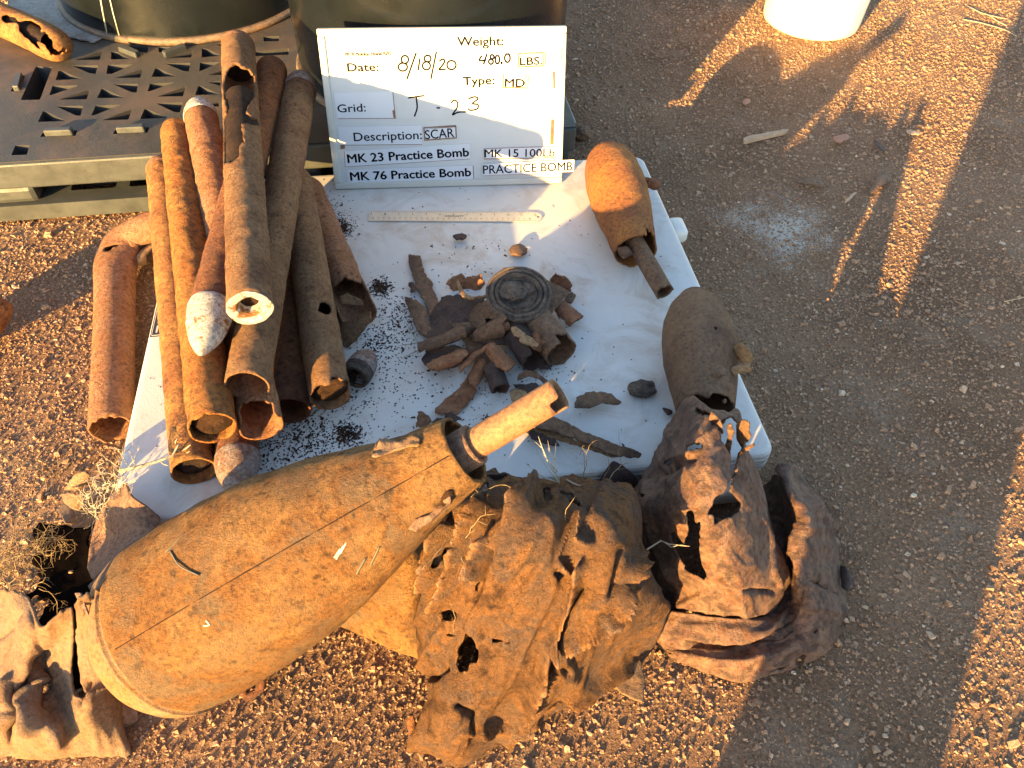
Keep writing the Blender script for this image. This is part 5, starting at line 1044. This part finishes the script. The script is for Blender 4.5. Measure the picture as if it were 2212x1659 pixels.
roots('pale_root_tuft', 'pale tangled root tuft on the corner of the crushed casing', [(U(*ZL(600, 130), .15), (0, 0, .5), 12), (U(*ZL(540, 200), .13), (-.2, -.3, .2), 10), (U(*ZL(500, 270), .10), (-.2, -.4, 0), 7), (U(*ZL(640, 60), .15), (.2, .4, .2), 4)], M_rootp, 81, 9, .005, .0007, .45, .3, .02)
roots('grey_root_tuft', 'grey brown root mat beside the gaping black opening', [(U(*ZL(120, 540), .05), (-.2, .2, .2), 20), (U(*ZL(60, 620), .05), (-.3, .3, .2), 16), (U(*ZL(190, 480), .06), (.3, .5, .2), 9), (U(*ZL(230, 420), .05), (.2, .2, .3), 3), (U(*ZL(200, 700), .06), (.4, .2, .2), 3), (U(*ZL(30, 520), .04), (-.2, .4, .1), 12)], M_root, 82, 10, .006, .0006, .4, .25, .004)
roots('fine_root_tuft', 'fine straw coloured rootlets straying over the gravel', [(U(*ZL(240, 200), .03), (-.3, .5, .1), 4), (U(*ZL(150, 150), .02), (-.2, .5, .1), 3), (U(*ZL(300, 90), .02), (.2, .4, .1), 3), (U(*ZL(220, 320), .03), (-.4, .3, .1), 3)], M_root, 83, 14, .008, .0004, .3, .12, .003)
out = []
for pl, r in (([(258, 1018), (300, 1008), (345, 995), (372, 985), (382, 968), (388, 958)], .0024), ([(372, 985), (390, 978), (405, 966), (412, 961)], .0015), ([(382, 968), (379, 955), (384, 945)], .0011), ([(345, 995), (352, 1002), (362, 1006)], .0008), ([(390, 978), (402, 980), (410, 974)], .0009), ([(388, 970), (398, 960)], .0009)):
    out.append(polytube([U(u, v, .135 + .02 * k / len(pl)) for k, (u, v) in enumerate(pl)], r, 5, .5))
V, F = join(out); mk('branching_root', V, F, M_rootp, label='pale branching root twig lying across the table corner', cat='root')
roots('upright_roots', 'straw coloured upright roots growing from the crumpled casing top', [(U(1210, 1035, .26), (-.30, .3, .25), 4), (U(1200, 1035, .26), (-.15, .3, .15), 2)], M_rootp, 85, 8, .007, .001, .10, .15, .15)
roots('wispy_roots', 'wispy twisted roots on the shaded edge of the crumpled casing', [(U(1260, 1040, .24), (.3, .4, .2), 2), (U(1290, 1052, .22), (.5, 0, .1), 2), (U(1090, 1075, .28), (-.4, -.3, .1), 3), (U(1000, 1160, .26), (-.3, -.5, 0), 5), (U(960, 1260, .19), (-.1, -.6, 0), 5), (U(1260, 1110, .28), (.1, -.5, 0), 2)], M_root, 86, 9, .006, .0007, .28, .2, .05, split=True)
out = [polytube([U(1383, 1203, .16), U(1400, 1185, .165), U(1428, 1168, .17), U(1445, 1175, .165), U(1470, 1178, .165), U(1490, 1180, .165)], .0011, 5, .5), polytube([U(1430, 1168, .17), U(1450, 1182, .17), U(1480, 1174, .17)], .0007, 4, .5)]
V, F = join(out); mk('thin_root', V, F, M_rootp, label='single thin pale root bridging to the torn casing', cat='root')
roots('dry_grass_wisp', 'dry grass wisp poking from the left of the scrap heap', [(U(915, 745, .095), (-.5, -.25, .02), 4)], M_root, 87, 6, .006, .0008, .1, .05, .088, 'grass')

# ------------------------------------------------------------------ bits on the gravel
Zg = zoomer(2700, 0, 1332, 2212)
V, F = prism([tuple(U(*Zg(x, y), 0)[:2]) for x, y in ((368, 935), (400, 918), (630, 875), (665, 873), (640, 892), (500, 925), (375, 955))][::-1], [], .004, .012); mk('wood_splinter', V, F, M_wood, label='pointed wood splinter lying on the shaded gravel', cat='wood', smooth=False)
def gbit(name, label, poly, mat, z=.010, seed=0, gy=0, bend=.004, zf=Zg, cat='scrap metal'):
    V, F = shard(poly, z, gy=gy, bend=bend, zf=zf, seed=seed, step=1.6, jit=1.2); mk(name, V, F, mat, label=label, cat=cat, solid=.002)
gbit('rust_chip', 'flat salmon coloured rust chip on the gravel', [(962, 905), (985, 890), (1045, 878), (1072, 888), (1070, 912), (1035, 918), (1020, 934), (975, 928)], M_pink, seed=401)
gbit('dark_scrap', 'dark flat scrap with a notched edge on the gravel', [(725, 1195), (745, 1165), (860, 1165), (905, 1195), (905, 1225), (835, 1212), (790, 1205)], M_frag[0], seed=402)
gbit('dark_scrap', 'long dusty brown scrap slab half buried in gravel', [(1195, 1270), (1220, 1200), (1290, 1125), (1355, 1120), (1340, 1180), (1260, 1230), (1225, 1265)], M_frag[0], seed=403)
gbit('rust_chip', 'tiny reddish ring shaped chip on the gravel', [(370, 660), (392, 646), (420, 650), (422, 672), (390, 686), (372, 680)], M_pink, seed=404)
gbit('rust_chip', 'small dark curled chip near the salmon chip', [(1228, 920), (1250, 915), (1285, 955), (1320, 985), (1290, 990), (1245, 950)], M_frag[1], seed=405)
gbit('wood_chip', 'thin light wood chip on the gravel', [(1035, 1325), (1050, 1300), (1105, 1255), (1118, 1262), (1080, 1300), (1045, 1330)], M_wood, seed=406, cat='wood')
gbit('wood_chip', 'little tan block half sunk in the sunlit gravel strip', [(1445, 850), (1530, 860), (1528, 882), (1450, 878)], M_wood, seed=407, z=.016, cat='wood')
out = [polytube([U(*Zg(x, y), .006) for x, y in pl], .0016, 4, .5) for pl in (((1845, 40), (1920, 80), (1985, 100), (2040, 140), (2100, 170)), ((1815, 128), (1930, 150), (2040, 180), (2110, 205), (2165, 238)), ((1985, 100), (2050, 115), (2110, 125)))]
V, F = join(out); mk('dry_stalk', V, F, M_rootp, label='dry forked grass stalk lying on sunlit gravel', cat='stalk')
for k, (pl, lab) in enumerate(((((895, 545), (915, 575), (925, 608)), 'short curved straw on the shaded gravel'), (((735, 740), (780, 765)), 'pale straight straw bit above the salmon chip'), (((1325, 405), (1370, 395), (1425, 370)), 'bent dry straw in the sunlit strip of gravel'))):
    V, F = polytube([U(*Zg(x, y), .006) for x, y in pl], .0011, 4, .6); mk('straw', V, F, M_rootp, label=lab, cat='straw')
V, F = polytube([U(2170, 652, .006), U(2195, 646, .008), U(2225, 640, .006)], .001, 4); mk('straw', V, F, M_rootp, label='thin straw lying alone on open gravel', cat='straw')
rb = U(1255, 300, .0); V, F = rock(rb + np.array([0, 0, .014]), (.022, .018, .016), 33); mk('rust_lump', V, F, M_frag[0], label='brown rust lump on the gravel beside the pallet corner', cat='stone', smooth=False)

# ------------------------------------------------------------------ the person taking the picture, standing behind
def person():
    J = {'pelvis': (.06, -.36, .92), 'waist': (.06, -.37, 1.06), 'chest': (.055, -.36, 1.27), 'neck': (.05, -.33, 1.45), 'head': (.05, -.30, 1.57), 'crown': (.05, -.31, 1.70),
         'hl': (-.03, -.36, .90), 'kl': (-.01, -.32, .49), 'al': (-.02, -.36, .09), 'tl': (-.03, -.22, .035), 'hr': (.13, -.36, .90), 'kr': (.13, -.28, .49), 'ar': (.125, -.30, .09), 'tr': (.145, -.17, .035),
         'sl': (-.13, -.35, 1.38), 'el': (-.19, -.28, 1.12), 'wl': (-.07, -.12, 1.0), 'fl': (-.035, -.075, .985), 'sr': (.23, -.35, 1.38), 'er': (.29, -.28, 1.12), 'wr': (.15, -.12, 1.0), 'fr': (.08, -.075, .985)}
    R = {'pelvis': .14, 'waist': .125, 'chest': .145, 'neck': .058, 'head': .085, 'crown': .06, 'hl': .105, 'kl': .086, 'al': .070, 'tl': .045, 'hr': .105, 'kr': .086, 'ar': .070, 'tr': .04,
         'sl': .065, 'el': .045, 'wl': .032, 'fl': .026, 'sr': .065, 'er': .045, 'wr': .032, 'fr': .026}
    E = [('pelvis', 'waist'), ('waist', 'chest'), ('chest', 'neck'), ('neck', 'head'), ('head', 'crown'), ('pelvis', 'hl'), ('hl', 'kl'), ('kl', 'al'), ('al', 'tl'), ('pelvis', 'hr'), ('hr', 'kr'), ('kr', 'ar'), ('ar', 'tr'),
         ('chest', 'sl'), ('sl', 'el'), ('el', 'wl'), ('wl', 'fl'), ('chest', 'sr'), ('sr', 'er'), ('er', 'wr'), ('wr', 'fr')]
    K = list(J); org = np.array([.06, -.34, 0.0])
    me = bpy.data.meshes.new('person'); me.from_pydata([tuple(np.array(J[k]) - org) for k in K], [(K.index(a), K.index(b)) for a, b in E], []); me.update()
    o = bpy.data.objects.new('person', me); col.objects.link(o); o.location = org
    sk = o.modifiers.new('skin', 'SKIN'); sk.use_smooth_shade = True
    for k, v in zip(K, me.skin_vertices[0].data if me.skin_vertices else []): v.radius = (R[k], R[k])
    if not me.skin_vertices:
        bpy.context.view_layer.objects.active = o; o.select_set(True); bpy.ops.mesh.customdata_skin_add()
        for k, v in zip(K, me.skin_vertices[0].data): v.radius = (R[k], R[k])
    me.skin_vertices[0].data[0].use_root = True
    ss = o.modifiers.new('smooth', 'SUBSURF'); ss.levels = 2; ss.render_levels = 2
    m, nt, p = new_mat('work_clothes'); t = nt.nodes.new('ShaderNodeTexCoord'); sx = nt.nodes.new('ShaderNodeSeparateXYZ'); nt.links.new(t.outputs['Object'], sx.inputs[0])
    nt.links.new(ramp(nt, math_n(nt, 'DIVIDE', sx.outputs['Z'], 1.8), [(0, (.03, .025, .02)), (.06, (.12, .11, .09)), (.52, (.2, .22, .2)), (.82, (.35, .22, .15))], 'CONSTANT'), p.inputs['Base Color']); p.inputs['Roughness'].default_value = .9
    me.materials.append(m); o['label'] = 'person in work clothes standing and holding up a phone before the table'; o['category'] = 'person'
person()
